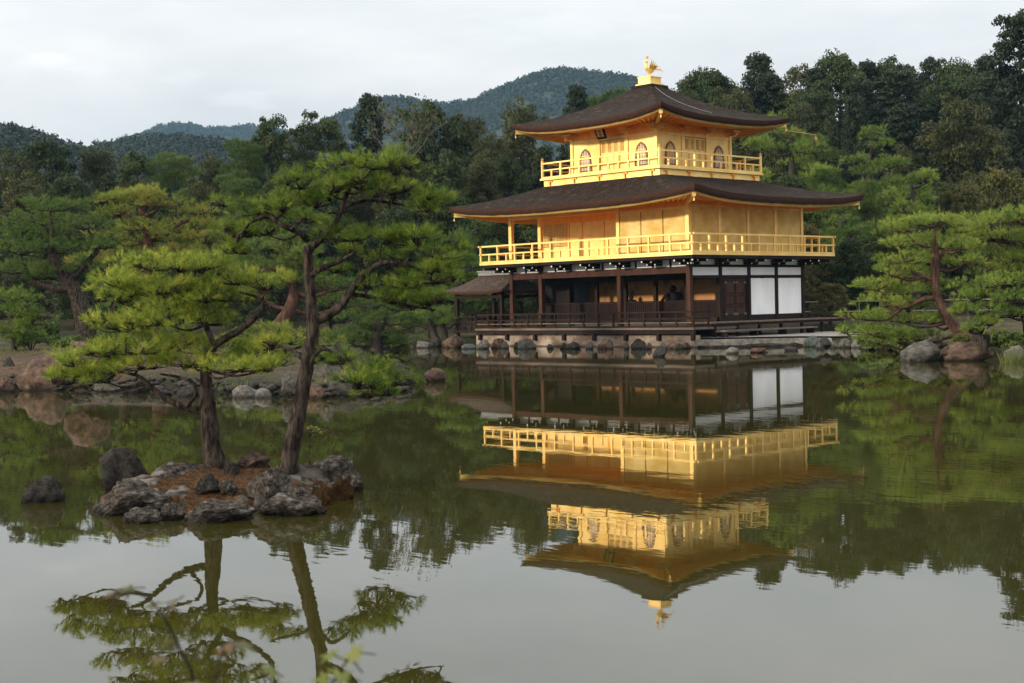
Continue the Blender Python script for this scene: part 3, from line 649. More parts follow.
# name board under the third-floor eave
mb = MB(); c = Vector((OX-.15, OY-H3-.62, 10.02)); t = Vector((1, 0, 0)); u = Vector((0, -.42, .91)).normalized(); n_ = t.cross(u).normalized()
def plate(mb, a0, a1, z0, z1, d0, d1):
    v = [c+t*a+u*z+n_*d for d in (d0, d1) for z in (z0, z1) for a in (a0, a1)]
    mb.add(v, [(0, 2, 3, 1), (4, 5, 7, 6), (0, 1, 5, 4), (2, 6, 7, 3), (0, 4, 6, 2), (1, 3, 7, 5)])
plate(mb, -.30, .30, 0, .82, -.03, .03); pq = mb.build('name_board', M['dark'], pav)
m2 = MB(); plate(m2, -.20, .20, .11, .71, .033, .045); m2.build('gilded_face', M['gold'], pq)
m3 = MB()
for z in (.56, .37, .18):
    plate(m3, -.11, .11, z+.05, z+.075, .047, .052); plate(m3, -.012, .012, z-.02, z+.10, .053, .057); plate(m3, -.09, .09, z-.035, z-.015, .047, .052)
m3.build('brush_strokes', M['dark'], pq)
# roof crown and phoenix
box('ridge_box', 'bark', OX-.65, OX+.65, OY-.65, OY+.65, 12.55, 12.84)
fb = box('finial_base', 'gold', OX-.50, OX+.50, OY-.50, OY+.50, 12.843, 12.92)
box('finial_block', 'gold', OX-.40, OX+.40, OY-.40, OY+.40, 12.923, 13.22, fb)
box('finial_cap', 'gold', OX-.43, OX+.43, OY-.43, OY+.43, 13.223, 13.27, fb)
def V3(x, y, z): return Vector((OX+x*.86, OY+y*.86, 13.27+z*.88))
mb = MB(); pts = crv([(0, .30, .36, .03), (0, .12, .36, .12), (0, -.08, .40, .13), (0, -.22, .50, .09), (0, -.25, .66, .055), (0, -.18, .80, .045), (0, -.20, .88, .06), (0, -.30, .87, .045), (0, -.40, .84, .008)], 4)
mb.tube([V3(*p[:3]) for p in pts], [p[3] for p in pts], 10); ph = mb.build('phoenix', M['gold'], pav, True)
mb = MB(); mb.prism([(-.22, .90), (-.10, .90), (-.02, 1.04), (-.10, 1.02), (-.14, 1.10), (-.20, 1.02), (-.26, 1.04)], (.03, 0, 0), V3(-.015, 0, 0), (0, 1, 0)); mb.build('crest', M['gold'], ph)
for s in (-1, 1):
    mb = MB(); mb.tube([V3(s*.05, 0, .3), V3(s*.06, .02, .15), V3(s*.06, 0, 0)], [.03, .018, .016], 6)
    mb.tube([V3(s*.06, .06, .012), V3(s*.06, -.12, .012)], [.014, .01], 5); mb.build('leg', M['gold'], ph)
    mb = MB()
    for i in range(6):
        a0 = Vector((s*.08, -.08+i*.05, .42)); a1 = Vector((s*(.20+.03*i), -.12+i*.09, .66-.01*i)); a2 = Vector((s*(.30+.02*i), -.08+i*.14, .98-.09*i))
        w = Vector((0, .055, 0))
        p = [V3(*a0), V3(*a1), V3(*a2)]
        v = []
        for q_, k_ in zip(p, (1, 1.1, .25)): v += [q_-w*k_+Vector((.008*s, 0, 0)), q_+w*k_+Vector((.008*s, 0, 0)), q_+w*k_-Vector((.008*s, 0, 0)), q_-w*k_-Vector((.008*s, 0, 0))]
        mb.add(v, [(0, 1, 5, 4), (1, 2, 6, 5), (2, 3, 7, 6), (3, 0, 4, 7), (4, 5, 9, 8), (5, 6, 10, 9), (6, 7, 11, 10), (7, 4, 8, 11), (0, 3, 2, 1), (8, 9, 10, 11)])
    mb.build('wing', M['gold'], ph)
mb = MB()
for i in range(7):
    a = (i-3)*.2; pts = crv([(a*.1, .22, .38), (a*.35, .36, .56-abs(a)*.12), (a*.7, .52, .56-abs(a)*.2), (a*.95, .66, .42-abs(a)*.2)], 4)
    mb.tube([V3(*p) for p in pts], list(np.linspace(.035, .012, len(pts))), 6)
mb.build('tail', M['gold'], ph)
# lightning cable down the right-hand slope of the top roof, and the gilded pole with a bell at the far corner
def r3(a, s, dz=.03):
    t = a; z = 10.72+2.0*(.52*s+.48*s*s)+.40*abs(t)**3*(1-s)**2
    return (OX+4.98+(.6-4.98)*s, OY+t*(4.98+(.6-4.98)*s), z+dz)
mb = MB(); mb.tube([r3(-.55+.83*(1-s)*1.0, s) for s in np.linspace(1, .28, 16)], [.013]*16, 6); mb.build('lightning_cable', M['tile'], pav)
mb = MB(); q0 = Vector((OX+4.55, OY+4.6, 10.50)); q1 = q0+Vector((1.25, 1.2, -.30))
mb.tube([q0, q1], [.028, .02], 8); sp = mb.build('eave_spout', M['gold_line'], pav)
MB().lathe((q1.x, q1.y, q1.z-.36), [(.02, .34), (.03, .25), (.055, .22), (.075, .13), (.075, .10), (.0, .11)], 10).build('hanging_bell', M['gold_line'], sp)

# seated figures inside the ground floor
def statue(x, y, h, w, label):
    mb = MB(); mb.lathe((0, 0, 0), [(w*.55, 0), (w*.6, .08), (w*.45, .16), (w*.5, .24), (w*.58, .30), (w*.5, .42), (w*.36, .5*h), (w*.33, .62*h), (w*.36, .72*h), (w*.28, .78*h), (w*.11, .8*h), (w*.12, .83*h), (w*.15, .88*h), (w*.14, .94*h), (w*.08, h-.03), (w*.06, h), (.005, h+.02)], 18)
    for v_ in range(len(mb.v)): a_ = mb.v[v_]; mb.v[v_] = (a_[0]*1.15, a_[1]*.85, a_[2])
    o = mb.build('statue', M['dark'], None, True); o.location = (x, y, 1.301); tag(o, label, 'statue')
    for s in (-1, 1):
        m_ = MB(); pts = crv([(s*w*.42, 0, .70*h, .08), (s*w*.55, -.10, .52*h, .075), (s*w*.30, -.30*w-.1, .40*h, .06), (0, -.36*w-.1, .38*h, .05)], 4)
        m_.tube([p[:3] for p in pts], [p[3] for p in pts], 8); m_.build('arm', M['dark'], o, True)
statue(2.2, yw+1.0, 1.55, 1.15, 'dark seated statue inside the ground floor, the larger one near the corner post')
statue(-.6, yw+1.05, 1.15, .8, 'smaller dark seated statue inside the ground floor, left of the larger one')

# ------------------------------------------------------------------ fishing pavilion on the far side
fp = empty('fishing_pavilion', (-8.3, -3.1, 0), 'small open fishing pavilion with sagging bark roof at left end of the dark veranda', 'fishing pavilion')
S = MB(); na, ns = 20, 10; fx, fy, zl, zr = 2.35, 1.9, 2.82, 3.72
def slope(sg, inv=0):
    v = []
    for j in range(ns+1):
        s = j/ns
        for i in range(na+1):
            t = 2*i/na-1; x = t*(fx+(fx-1.05-fx)*s); z = zl+(zr-zl)*(.62*s+.38*s*s)+.10*abs(t)**3*(1-s)**2
            v.append((x, sg*fy*(1-s), z-inv))
    return v
fq = [(j*(na+1)+i, j*(na+1)+i+1, (j+1)*(na+1)+i+1, (j+1)*(na+1)+i) for j in range(ns) for i in range(na)]
def hip(sg, inv=0):
    v = []
    for j in range(ns+1):
        s = j/ns
        for i in range(na+1):
            t = 2*i/na-1; y = t*fy*(1-s); z = zl+(zr-zl)*(.62*s+.38*s*s)+.10*abs(t)**3*(1-s)**2
            v.append((sg*(fx-1.05*s), y, z-inv))
    return v
for sg in (-1, 1): S.add(slope(sg), fq); S.add(hip(sg), fq)
S.build('roof', M['bark_worn'], fp, True, fix=False)
U = MB()
for sg in (-1, 1):
    U.add([(x*.97, y*.97, z) for x, y, z in slope(sg, .13)], fq); U.add([(x*.97, y*.97, z) for x, y, z in hip(sg, .13)], fq)
    for g in (slope, hip):
        a, b = g(sg)[:na+1], [(x*.97, y*.97, z) for x, y, z in g(sg, .13)[:na+1]]
        U.add(a+b, [(i, i+1, na+2+i, na+1+i) for i in range(na)])
U.build('eave_edge', M['bark_edge'], fp, True, fix=False)
MB().box(-1.35, 1.35, -.16, .16, zr-.04, zr+.16).box(-1.4, 1.4, -.22, .22, zr+.162, zr+.22).build('ridge', M['tile'], fp)
for x in (-1.75, 1.75):
    for y in (-1.35, 1.35): MB().box(x-.09, x+.09, y-.09, y+.09, -.3, 2.90).build('post', M['wood'], fp)
mb = MB()
for y in (-1.35, 1.35): mb.box(-1.66, 1.66, y-.07, y+.07, 2.46, 2.62)
for x in (-1.75, 1.75): mb.box(x-.06, x+.06, -1.26, 1.26, 2.46, 2.62)
mb.build('tie_beam', M['wood'], fp)
MB().box(-1.95, 1.4, -1.5, 1.5, .66, .78).build('floor_deck', M['wood'], fp)
mb = MB()
for z in (1.05, 1.25, 1.5):
    mb.box(-1.66, 1.3, -1.45, -1.39, z-.035, z+.035); mb.box(-1.66, 1.3, 1.39, 1.45, z-.035, z+.035); mb.box(-1.87, -1.81, -1.3, 1.3, z-.035, z+.035)
for x in np.linspace(-1.5, 1.2, 4):
    for y in (-1.42, 1.42): mb.box(x-.04, x+.04, y-.028, y+.028, .783, 1.53)
mb.build('railing', M['wood'], fp)

# ------------------------------------------------------------------ masonry at the water's edge, terrace
mb = MB(); mb.box(-7.6, 7.0, -5.35, -5.05, -.6, .54); wl = mb.build('embankment_wall', M['stone_wall'])
tag(wl, 'pale plastered stone embankment wall under the dark front veranda', 'embankment wall')
mb = MB(); mb.prism([(7.003, -5.45), (8.9, -4.3), (10.6, -3.0), (12.6, -3.1), (12.2, -2.6), (10.5, -2.5), (8.6, -3.85), (7.003, -4.9)], (0, 0, .95), (0, 0, -.6), (1, 0, 0), (0, 1, 0))
tag(mb.build('stone_kerb', M['rock_pale']), 'pale flat stone kerb along the gravel terrace right of the veranda corner', 'stone kerb')
mb = MB(); mb.prism([(7.4, -5.75), (9.2, -4.65), (10.9, -3.3), (10.75, -3.05), (9.0, -4.3), (7.3, -5.45)], (0, 0, .70), (0, 0, -.6), (1, 0, 0), (0, 1, 0))
tag(mb.build('stone_step', M['rock_dark']), 'low dark stone ledge at the waterline below the pale kerb', 'stone step')
tp = [(7.0, -4.9), (8.6, -3.85), (10.5, -2.5), (12.2, -2.6), (13.6, -2.2), (13.4, 6), (9, 9), (7.0, 9), (5.9, 8.8), (5.9, -4.2)]
mb = MB().add([(x, y, .425) for x, y in tp], [tuple(range(len(tp)))]); tag(mb.build('terrace', M['gravel']), kind='structure')
# ------------------------------------------------------------------ rocks
def rock_mesh(seed, sub=3, cuts=13, rough=.16, block=False):
    rg = random.Random(seed); bm = bmesh.new()
    if block: bmesh.ops.create_cube(bm, size=1.5); bmesh.ops.subdivide_edges(bm, edges=bm.edges[:], cuts=13, use_grid_fill=True)
    else: bmesh.ops.create_icosphere(bm, subdivisions=sub, radius=1)
    pl = [(Vector((rg.gauss(0, 1), rg.gauss(0, 1), rg.gauss(0, .8))).normalized(), rg.uniform(.55, .98)) for _ in range(cuts)]
    if block: pl = [(n_, d_*.92) for n_, d_ in pl[:13]]
    o = Vector((seed*3.7, seed*1.3, seed*.7))
    for v in bm.verts:
        v.co = v.co*1.0 if block else Vector([math.copysign(abs(q)**.84, q) for q in v.co])
        for n, d in pl:
            k = v.co.dot(n)
            if k > d: v.co -= n*(k-d)*.92
        p = v.co.copy()
        v.co += v.co.normalized()*(rough*.55*(noise.ridged_multi_fractal(p*1.7+o, .9, 2.1, 5, 1.0, 2.0)-1.0)*.6+rough*noise.fractal(p*1.6+o, 1.0, 2.0, 4)+rough*.45*noise.noise(p*5+o)+rough*.2*noise.noise(p*11+o))
    me = bpy.data.meshes.new('rock'); bm.to_mesh(me); bm.free()
    me.polygons.foreach_set('use_smooth', [True]*len(me.polygons))
    co = np.empty(len(me.vertices)*3); me.vertices.foreach_get('co', co); co = co.reshape(-1, 3)
    lo, hi = co.min(0), co.max(0); co = (co-(lo+hi)/2)/((hi-lo)/2)
    k_ = 1-(.12 if block else .30)*np.clip(co[:, 2:3], 0, 1)**1.3+.06*np.clip(-co[:, 2:3], 0, 1); co[:, :2] *= k_
    me.vertices.foreach_set('co', co.ravel()); me.update(); return me
RSEED = [0]; BLK = ('slab leaning', 'block', 'angular', 'pointed', 'low pale slab', 'flat topped')
def rock(x0, x1, y0, y1, label, mt='rock_grey', z0=0.0, dk=.8, group=None, sub=3, cuts=13, rough=.17, bury=.70, name='rock', cat='rock', d=None):
    """a boulder whose silhouette fills the given patch of the view from the photograph's side, standing at its real distance"""
    RSEED[0] += 1
    xc = (x0+x1)/2; b = G(xc, y1, z0) if d is None else P(xc, y1, d); dd = DEP(b); s = dd/FPX
    w, h = (x1-x0)*s, (y1-y0)*s
    if group in ('rocks along the embankment', 'rocks of the far shore', 'rocks right of the terrace', 'rocks below the terrace'): h *= random.Random(RSEED[0]).uniform(.45, .78); w *= random.Random(RSEED[0]+9).uniform(.9, 1.25)
    me = rock_mesh(RSEED[0]*7+3, sub, cuts, rough*(.6 if any(q in label for q in BLK) else 1), any(q in label for q in BLK))
    o = link(name, me, M[mt])
    hh = h/(2-bury)*1.0
    f2 = Vector((FW[0], FW[1], 0)).normalized()
    c = Vector(b)+f2*(w*dk*.42)
    o.scale = (w/2, w/2*dk, hh); tl = .07 if w > 1.5*h else .2; o.rotation_euler = (random.Random(RSEED[0]+1).uniform(-tl, tl), random.Random(RSEED[0]+2).uniform(-tl, tl), YAW+random.Random(RSEED[0]).uniform(-.12, .12))
    if 'slab leaning' in label: o.rotation_euler = (.05, -.24, YAW+.35); o.scale = (w*.44, w*.34, hh*.92)
    o.location = (c.x, c.y, b[2]+h-hh)
    return tag(o, label, cat, group)
RK = [
 # left bank
 (11, 64, 356, 391, 'big brown boulder with a dark right side on the left bank', 'rock_brown', 0, 'rocks of the left bank'),
 (1, 15, 357, 378, 'small dark upright rock at the left edge of the photo on the sandy bank', 'rock_dark', .25, 'rocks of the left bank'),
 (-8, 12, 376, 393, 'low brown rock at the waterline in the far left corner of the bank', 'rock_brown', 0, 'rocks of the left bank'),
 (60, 104, 341, 366, 'flat topped grey rock behind the big brown boulder on the sandy bank', 'rock_brown', .75, 'rocks of the left bank'),
 (88, 122, 379, 393, 'grey pebbly rock at the waterline right of the big brown boulder', 'rock_grey', 0, 'rocks of the left bank'),
 (120, 146, 383, 394, 'speckled low rock at the waterline behind the left end of the low islet pine', 'rock_dark', 0, 'rocks of the left bank'),
 (147, 171, 386, 396, 'long flat grey rock at the waterline seen under the lowest left bough', 'rock_dark', 0, 'rocks of the left bank'),
 (174, 200, 385, 397, 'knobbly grey rock at the waterline just left of the low pine trunk', 'rock_dark', 0, 'rocks of the left bank'),
 (300, 326, 384, 399, 'brown rock at the waterline showing right of the tall pine trunk', 'rock_brown', 0, 'rocks of the left bank'),
 (330, 372, 380, 397, 'long dark rock at the waterline under the low right bough', 'rock_dark', 0, 'rocks of the left bank'),
 (228, 256, 385, 398, 'pale cream rock at the waterline behind the islet pines', 'rock_pale', 0, 'rocks of the left bank'),
 (253, 272, 388, 398, 'low pale slab beside the cream rock at the waterline', 'rock_pale', 0, 'rocks of the left bank'),
 (278, 300, 373, 388, 'grey rounded rock left of the tall pine trunk on the bank', 'rock_grey', .25, 'rocks of the left bank'),
 (316, 334, 364, 381, 'grey rock just right of the tall pine trunk on the bank', 'rock_grey', .3, 'rocks of the left bank'),
 (330, 352, 342, 362, 'dark pointed rock on the inlet shore behind the low pine branch', 'rock_dark', .4, 'rocks of the left bank'),
 (375, 416, 363, 384, 'large rounded grey rock at the right tip of the left bank', 'rock_dark', 0, 'rocks of the left bank'),
 (422, 447, 368, 382, 'small mottled rock standing alone in the water right of the bank tip', 'rock_brown', 0, None),
 # far shore left of the pavilion
 (417, 431, 334, 348, 'pale pointed rock on the far shore, first from the left', 'rock_pale', .0, 'rocks of the far shore'),
 (429, 443, 332, 347, 'dark grey upright rock on the far shore in front of the pine trunks', 'rock_dark', .0, 'rocks of the far shore'),
 (443, 464, 330, 348, 'broad brownish rock on the far shore left of the fishing pavilion', 'rock_brown', .0, 'rocks of the far shore'),
 (461, 478, 339, 349, 'low blue green rock below the fishing pavilion', 'rock_teal', 0, 'rocks of the far shore'),
 (476, 491, 336, 349, 'grey rock at the left end of the embankment wall', 'rock_grey', 0, 'rocks along the embankment'),
 (491, 508, 335, 348, 'pinkish block shaped rock against the left end of the wall', 'rock_brown', 0, 'rocks along the embankment'),
 (518, 536, 333, 349, 'dark rounded rock against the wall, second of the dark ones from the left', 'rock_grey', 0, 'rocks along the embankment'),
 (565, 581, 337, 349, 'small dark rock against the middle of the wall', 'rock_dark', 0, 'rocks along the embankment'),
 (599, 614, 334, 349, 'upright reddish grey rock against the wall under the third veranda pillar', 'rock_brown', 0, 'rocks along the embankment'),
 (631, 647, 333, 349, 'tall dark grey rock against the right half of the wall', 'rock_dark', 0, 'rocks along the embankment'),
 (653, 668, 346, 357, 'dark round rock standing in the water before the wall', 'rock_dark', 0, None),
 (667, 692, 334, 349, 'pointed reddish rock at the right corner of the wall', 'rock_brown', 0, 'rocks along the embankment'),
 (726, 741, 343, 354, 'whitish rounded rock at the waterline below the stone kerb', 'rock_pale', 0, 'rocks below the terrace'),
 (752, 769, 342, 353, 'brownish block of rock in the water right of the whitish one', 'rock_brown', 0, 'rocks below the terrace'),
 (785, 799, 340, 351, 'dark speckled rock at the end of the low stone ledge', 'rock_dark', 0, 'rocks below the terrace'),
 (805, 822, 329, 347, 'tall blue green rock at the right end of the terrace', 'rock_teal', 0, 'rocks right of the terrace'),
 (816, 827, 340, 349, 'small grey rock at the foot of the tall blue green rock', 'rock_grey', 0, 'rocks right of the terrace'),
 (820, 832, 332, 345, 'dark brown rock behind the small grey one right of the terrace', 'rock_dark', .25, 'rocks right of the terrace'),
 (828, 842, 335, 348, 'grey mottled rock under the dwarf pine, left of two', 'rock_grey', 0, 'rocks right of the terrace'),
 (839, 853, 334, 348, 'grey mottled rock under the dwarf pine, right of two', 'rock_grey', 0, 'rocks right of the terrace'),
 (852, 864, 334, 348, 'pale grey rock between the dwarf pine and the spreading pine', 'rock_pale', 0, 'rocks right of the terrace'),
 (862, 880, 337, 349, 'low dark rock hidden below the lowest boughs of the spreading pine', 'rock_dark', 0, 'rocks right of the terrace'),
 # right bank
 (878, 900, 340, 351, 'dark mossy rock at the waterline under the lowest boughs of the leaning red pine', 'rock_dark', 0, 'boulders of the right bank'),
 (904, 946, 340, 362, 'large light grey boulder at the waterline below the leaning red pine', 'rock_grey', 0, 'boulders of the right bank'),
 (943, 1002, 342, 361, 'long low brown boulder at the waterline right of the light grey boulder', 'rock_brown', 0, 'boulders of the right bank'),
 (926, 946, 337, 350, 'whitish rock peeping out behind the large light grey boulder', 'rock_pale', .25, 'boulders of the right bank'),
 (974, 994, 327, 347, 'dark upright rock beside the foot of the leaning red pine', 'rock_dark', .4, 'boulders of the right bank'),
 (1006, 1028, 345, 359, 'small white rock among the reeds at the right edge of the photo', 'rock_pale', .1, 'boulders of the right bank'),
 # lone rock near the islet
 (19, 62, 476, 503, 'dark rock alone in the water left of the islet', 'rock_dark', 0, None),
]
for a in RK: rock(*a[:5], mt=a[5], z0=a[6], group=a[7], sub=4)

rr = random.Random(50)
for i in range(15):
    x = 494+i*13.1+rr.uniform(-4, 4); w_ = rr.uniform(5, 11); yb = 347.3+(x-490)/200*.9
    rock(x-w_/2, x+w_/2, yb-rr.uniform(3.5, 6.5), yb+1.2, 'small low stone at the waterline along the foot of the plastered embankment wall', ('rock_brown', 'rock_grey', 'rock_dark')[i % 3], 0, .8, 'small stones along the embankment foot', 3)
# ------------------------------------------------------------------ islet with its rocks and moss
c0 = G(222, 497, 0); ISL = (c0[0], c0[1])
f2 = np.array([FW[0], FW[1]]); f2 /= np.linalg.norm(f2); rt2 = RT[:2]
def isl_xy(a, r): return np.array(ISL)+rt2*math.cos(a)*1.40*r+f2*math.sin(a)*1.55*r+f2*.25
n1_, n2_ = 190, 70; V = []; 
def isl_h(x, y):
    q = np.array([x, y])-np.array(ISL)-f2*.25; u, v = (q@rt2)/1.40, (q@f2)/1.55; r = math.hypot(u, v)
    if r >= 1.08: return -.25
    st = stone(x, y)
    return .26*(1-max(0, r)**3.6)-.03+.05*noise.noise((x*1.7, y*1.7, 2))+.03*noise.noise((x*5, y*5, 7))+.012*noise.noise((x*13, y*13, 9))+st*(.13+.06*noise.noise((x*7, y*7, 3)))
def stone(x, y):
    q = np.array([x, y])-np.array(ISL)-f2*.25; r = math.hypot((q@rt2)/1.40, (q@f2)/1.55)
    d, _ = noise.voronoi((x*2.3+.25*noise.noise((x*3, y*3, 1)), y*2.3+.25*noise.noise((x*3, y*3, 5)), .3))
    k = min(1, max(0, (d[1]-d[0]-.06)*4.5)); rim = min(1, max(0, (r-.52)*3.5)); pt = noise.noise((x*1.4, y*1.4, 11))
    return k*min(1, max(0, rim*.72+(pt-.14)*2.2))
for j in range(n2_+1):
    for i in range(n1_):
        r = j/n2_*1.06*(1+.05*math.sin(3*i*2*math.pi/n1_+1)); p = isl_xy(2*math.pi*i/n1_, r)
        V.append((p[0], p[1], isl_h(*p) if j < n2_ else -.35))
F = [(j*n1_+i, j*n1_+(i+1) % n1_, (j+1)*n1_+(i+1) % n1_, (j+1)*n1_+i) for j in range(n2_) for i in range(n1_)]
isl = MB().add(V, F).build('islet_ground', None, None, True, fix=False); tag(isl, kind='structure')
at = isl.data.attributes.new('stone', 'FLOAT', 'POINT'); at.data.foreach_set('value', np.array([stone(a, b) for a, b, _ in V], np.float32))
m = M['rock_islet'].copy(); m.name = 'islet_rock_and_moss'; t = m.node_tree; l = t.links.new; b = [n for n in t.nodes if n.type == 'BSDF_PRINCIPLED'][0]
src = b.inputs['Base Color'].links[0].from_socket; tc_ = N(t, 'ShaderNodeTexCoord'); na = N(t, 'ShaderNodeTexNoise', Scale=9.0, Detail=10.0, Roughness=.7); l(tc_.outputs['Object'], na.inputs['Vector'])
ra = ramp(t, [(.36, (.022, .020, .007)), (.45, (.034, .018, .007)), (.53, (.115, .045, .013)), (.60, (.060, .040, .012)), (.68, (.050, .060, .014))]); l(na.outputs['Fac'], ra.inputs[0])
aa = N(t, 'ShaderNodeAttribute', attribute_name='stone'); ad = N(t, 'ShaderNodeMath', operation='MULTIPLY_ADD', i1=.9, i2=-.42); l(na.outputs['Fac'], ad.inputs[0])
a2 = N(t, 'ShaderNodeMath', operation='ADD'); l(aa.outputs['Fac'], a2.inputs[0]); l(ad.outputs[0], a2.inputs[1]); rs_ = ramp(t, [(.22, 0.0), (.42, 1.0)]); l(a2.outputs[0], rs_.inputs[0])
mm = N(t, 'ShaderNodeMix', data_type='RGBA'); l(rs_.outputs[0], mm.inputs[0]); l(ra.outputs[0], mm.inputs[6]); l(src, mm.inputs[7]); l(mm.outputs[2], b.inputs['Base Color'])
isl.data.materials.append(m)
IR = [
 (94, 147, 444, 486, 'tall dark slab leaning at the left end of the islet', 'rock_dark', .05),
 (77, 170, 482, 516, 'long grey lichened boulder along the left side of the islet', 'rock_islet', 0),
 (116, 163, 508, 524, 'rounded rock at the front left foot of the islet', 'rock_islet', 0),
 (176, 254, 501, 524, 'long pitted boulder along the front of the islet', 'rock_islet', 0),
 (252, 324, 495, 517, 'broad boulder at the front right of the islet', 'rock_islet', 0),
 (244, 291, 467, 497, 'pale faceted rock in the middle of the islet', 'rock_islet', .12),
 (306, 352, 455, 487, 'angular rock at the right end of the islet beside the bare sapling', 'rock_islet', .05),
 (338, 364, 462, 492, 'weathered dark rock at the right tip of the islet', 'rock_islet', 0),
 (327, 354, 478, 500, 'moss covered orange lump on the right shore of the islet', 'moss_red', 0),
 (306, 333, 486, 506, 'small mossy stone between the broad boulder and the orange lump', 'moss_red', 0),
 (229, 272, 452, 470, 'tan rounded rock between the two pine trunks at the back of the islet', 'rock_brown', .2),
 (146, 212, 462, 484, 'flat grey slab behind the left side of the islet', 'rock_islet', .12),
 (193, 221, 475, 492, 'small dark stone in the moss in front of the left trunk', 'rock_dark', .18),
 (156, 186, 503, 521, 'low dark stone at the waterline between the two front boulders', 'rock_islet', 0),
 (300, 322, 497, 512, 'small rounded stone at the water under the broad boulder', 'rock_dark', 0),
 (260, 284, 468, 480, 'small weathered stone behind the pale faceted rock', 'rock_islet', .2),
 (216, 237, 480, 492, 'little grey stone right of the small dark stone in the moss', 'rock_islet', .18),
 (222, 240, 462, 477, 'dark stone at the right foot of the left pine trunk', 'rock_dark', .2),
 (284, 304, 484, 496, 'flat stone in the rusty moss in front of the tall trunk', 'rock_islet', .18),
]
for x0, x1, y0, y1, lb, mt, z0 in IR: rock(x0, x1, y0, y1, lb, mt, z0, .75, 'rocks of the islet', 5, 22 if 'slab' in lb else 15, .14 if 'slab' in lb else .22)
# short rusty grass on the islet
rg = np.random.default_rng(5)
def blades(pts, h, w, rg, lean=.5):
    n = len(pts); a = rg.uniform(0, 2*np.pi, n); H = h*rg.uniform(.5, 1.2, n); b = rg.uniform(0, 2*np.pi, n)
    t = np.stack([np.cos(a), np.sin(a), np.zeros(n)], 1)*w/2
    tip = pts+np.stack([np.cos(b)*lean*H, np.sin(b)*lean*H, H], 1)
    return np.stack([pts-t, pts+t, tip], 1).reshape(-1, 3), np.arange(3*n).reshape(n, 3)
M['dry'] = leafmat('rusty_grass', [(.024, .018, .008), (.072, .034, .011), (.056, .060, .017)], trans=.3, nscale=2.5)
pts = []
while len(pts) < 9000:
    a, r = rg.uniform(0, 2*np.pi), math.sqrt(rg.uniform(0, .9)); p = isl_xy(a, r)
    if stone(p[0], p[1]) < .18: pts.append((p[0], p[1], isl_h(*p)-.005))
V, F = blades(np.array(pts), .035, .006, rg)
tag(link('moss_grass', raw('moss_grass', V, F, 3), M['dry']), kind='stuff')

# ------------------------------------------------------------------ pines built from trunk, boughs and needle pads
def tufts(C, D, n, L, w, rg, spread=.95, shoot=.5):
    """needle tufts: C origins (k,3), D directions (k,3); returns triangles"""
    k = len(C); C = np.repeat(C, n, 0); D = np.repeat(D, n, 0); m = k*n
    d = D+rg.normal(0, spread*.55, (m, 3)); d /= np.linalg.norm(d, axis=1, keepdims=True)
    o = C+D*(rg.uniform(0, shoot, (m, 1))*L); ln = L*rg.uniform(.65, 1.15, (m, 1))
    s = np.cross(d, rg.normal(0, 1, (m, 3))); s /= np.linalg.norm(s, axis=1, keepdims=True)+1e-9
    return np.stack([o-s*w/2, o+s*w/2, o+d*ln], 1).reshape(-1, 3)
def pad_pts(k, RX, RY, RZ, rg, ph):
    """points on an uneven cushion: lobed outline, domed top, thin underside"""
    a = rg.uniform(0, 2*np.pi, k); r = np.sqrt(rg.uniform(0, 1, k))
    lob = 1+.16*np.sin(3*a+ph)+.12*np.sin(5*a+2.1*ph)+.07*np.sin(9*a+ph*3)
    x, y = np.cos(a)*r*lob, np.sin(a)*r*lob
    dome = np.sqrt(np.clip(1-r*r, 0, 1)); bump = .22*np.sin(x*5+ph)*np.cos(y*5-ph)
    u = rg.uniform(0, 1, k); z = np.where(u < .72, dome*(.55+.45*rg.uniform(0, 1, k))+bump, -.28*dome*rg.uniform(0, 1, k)+bump*.5)
    C = np.stack([x*RX, y*RY, z*RZ], 1)
    D = np.stack([x*.75, y*.75, .62+.25*dome], 1)+rg.normal(0, .28, (k, 3)); D /= np.linalg.norm(D, axis=1, keepdims=True)
    return C, D
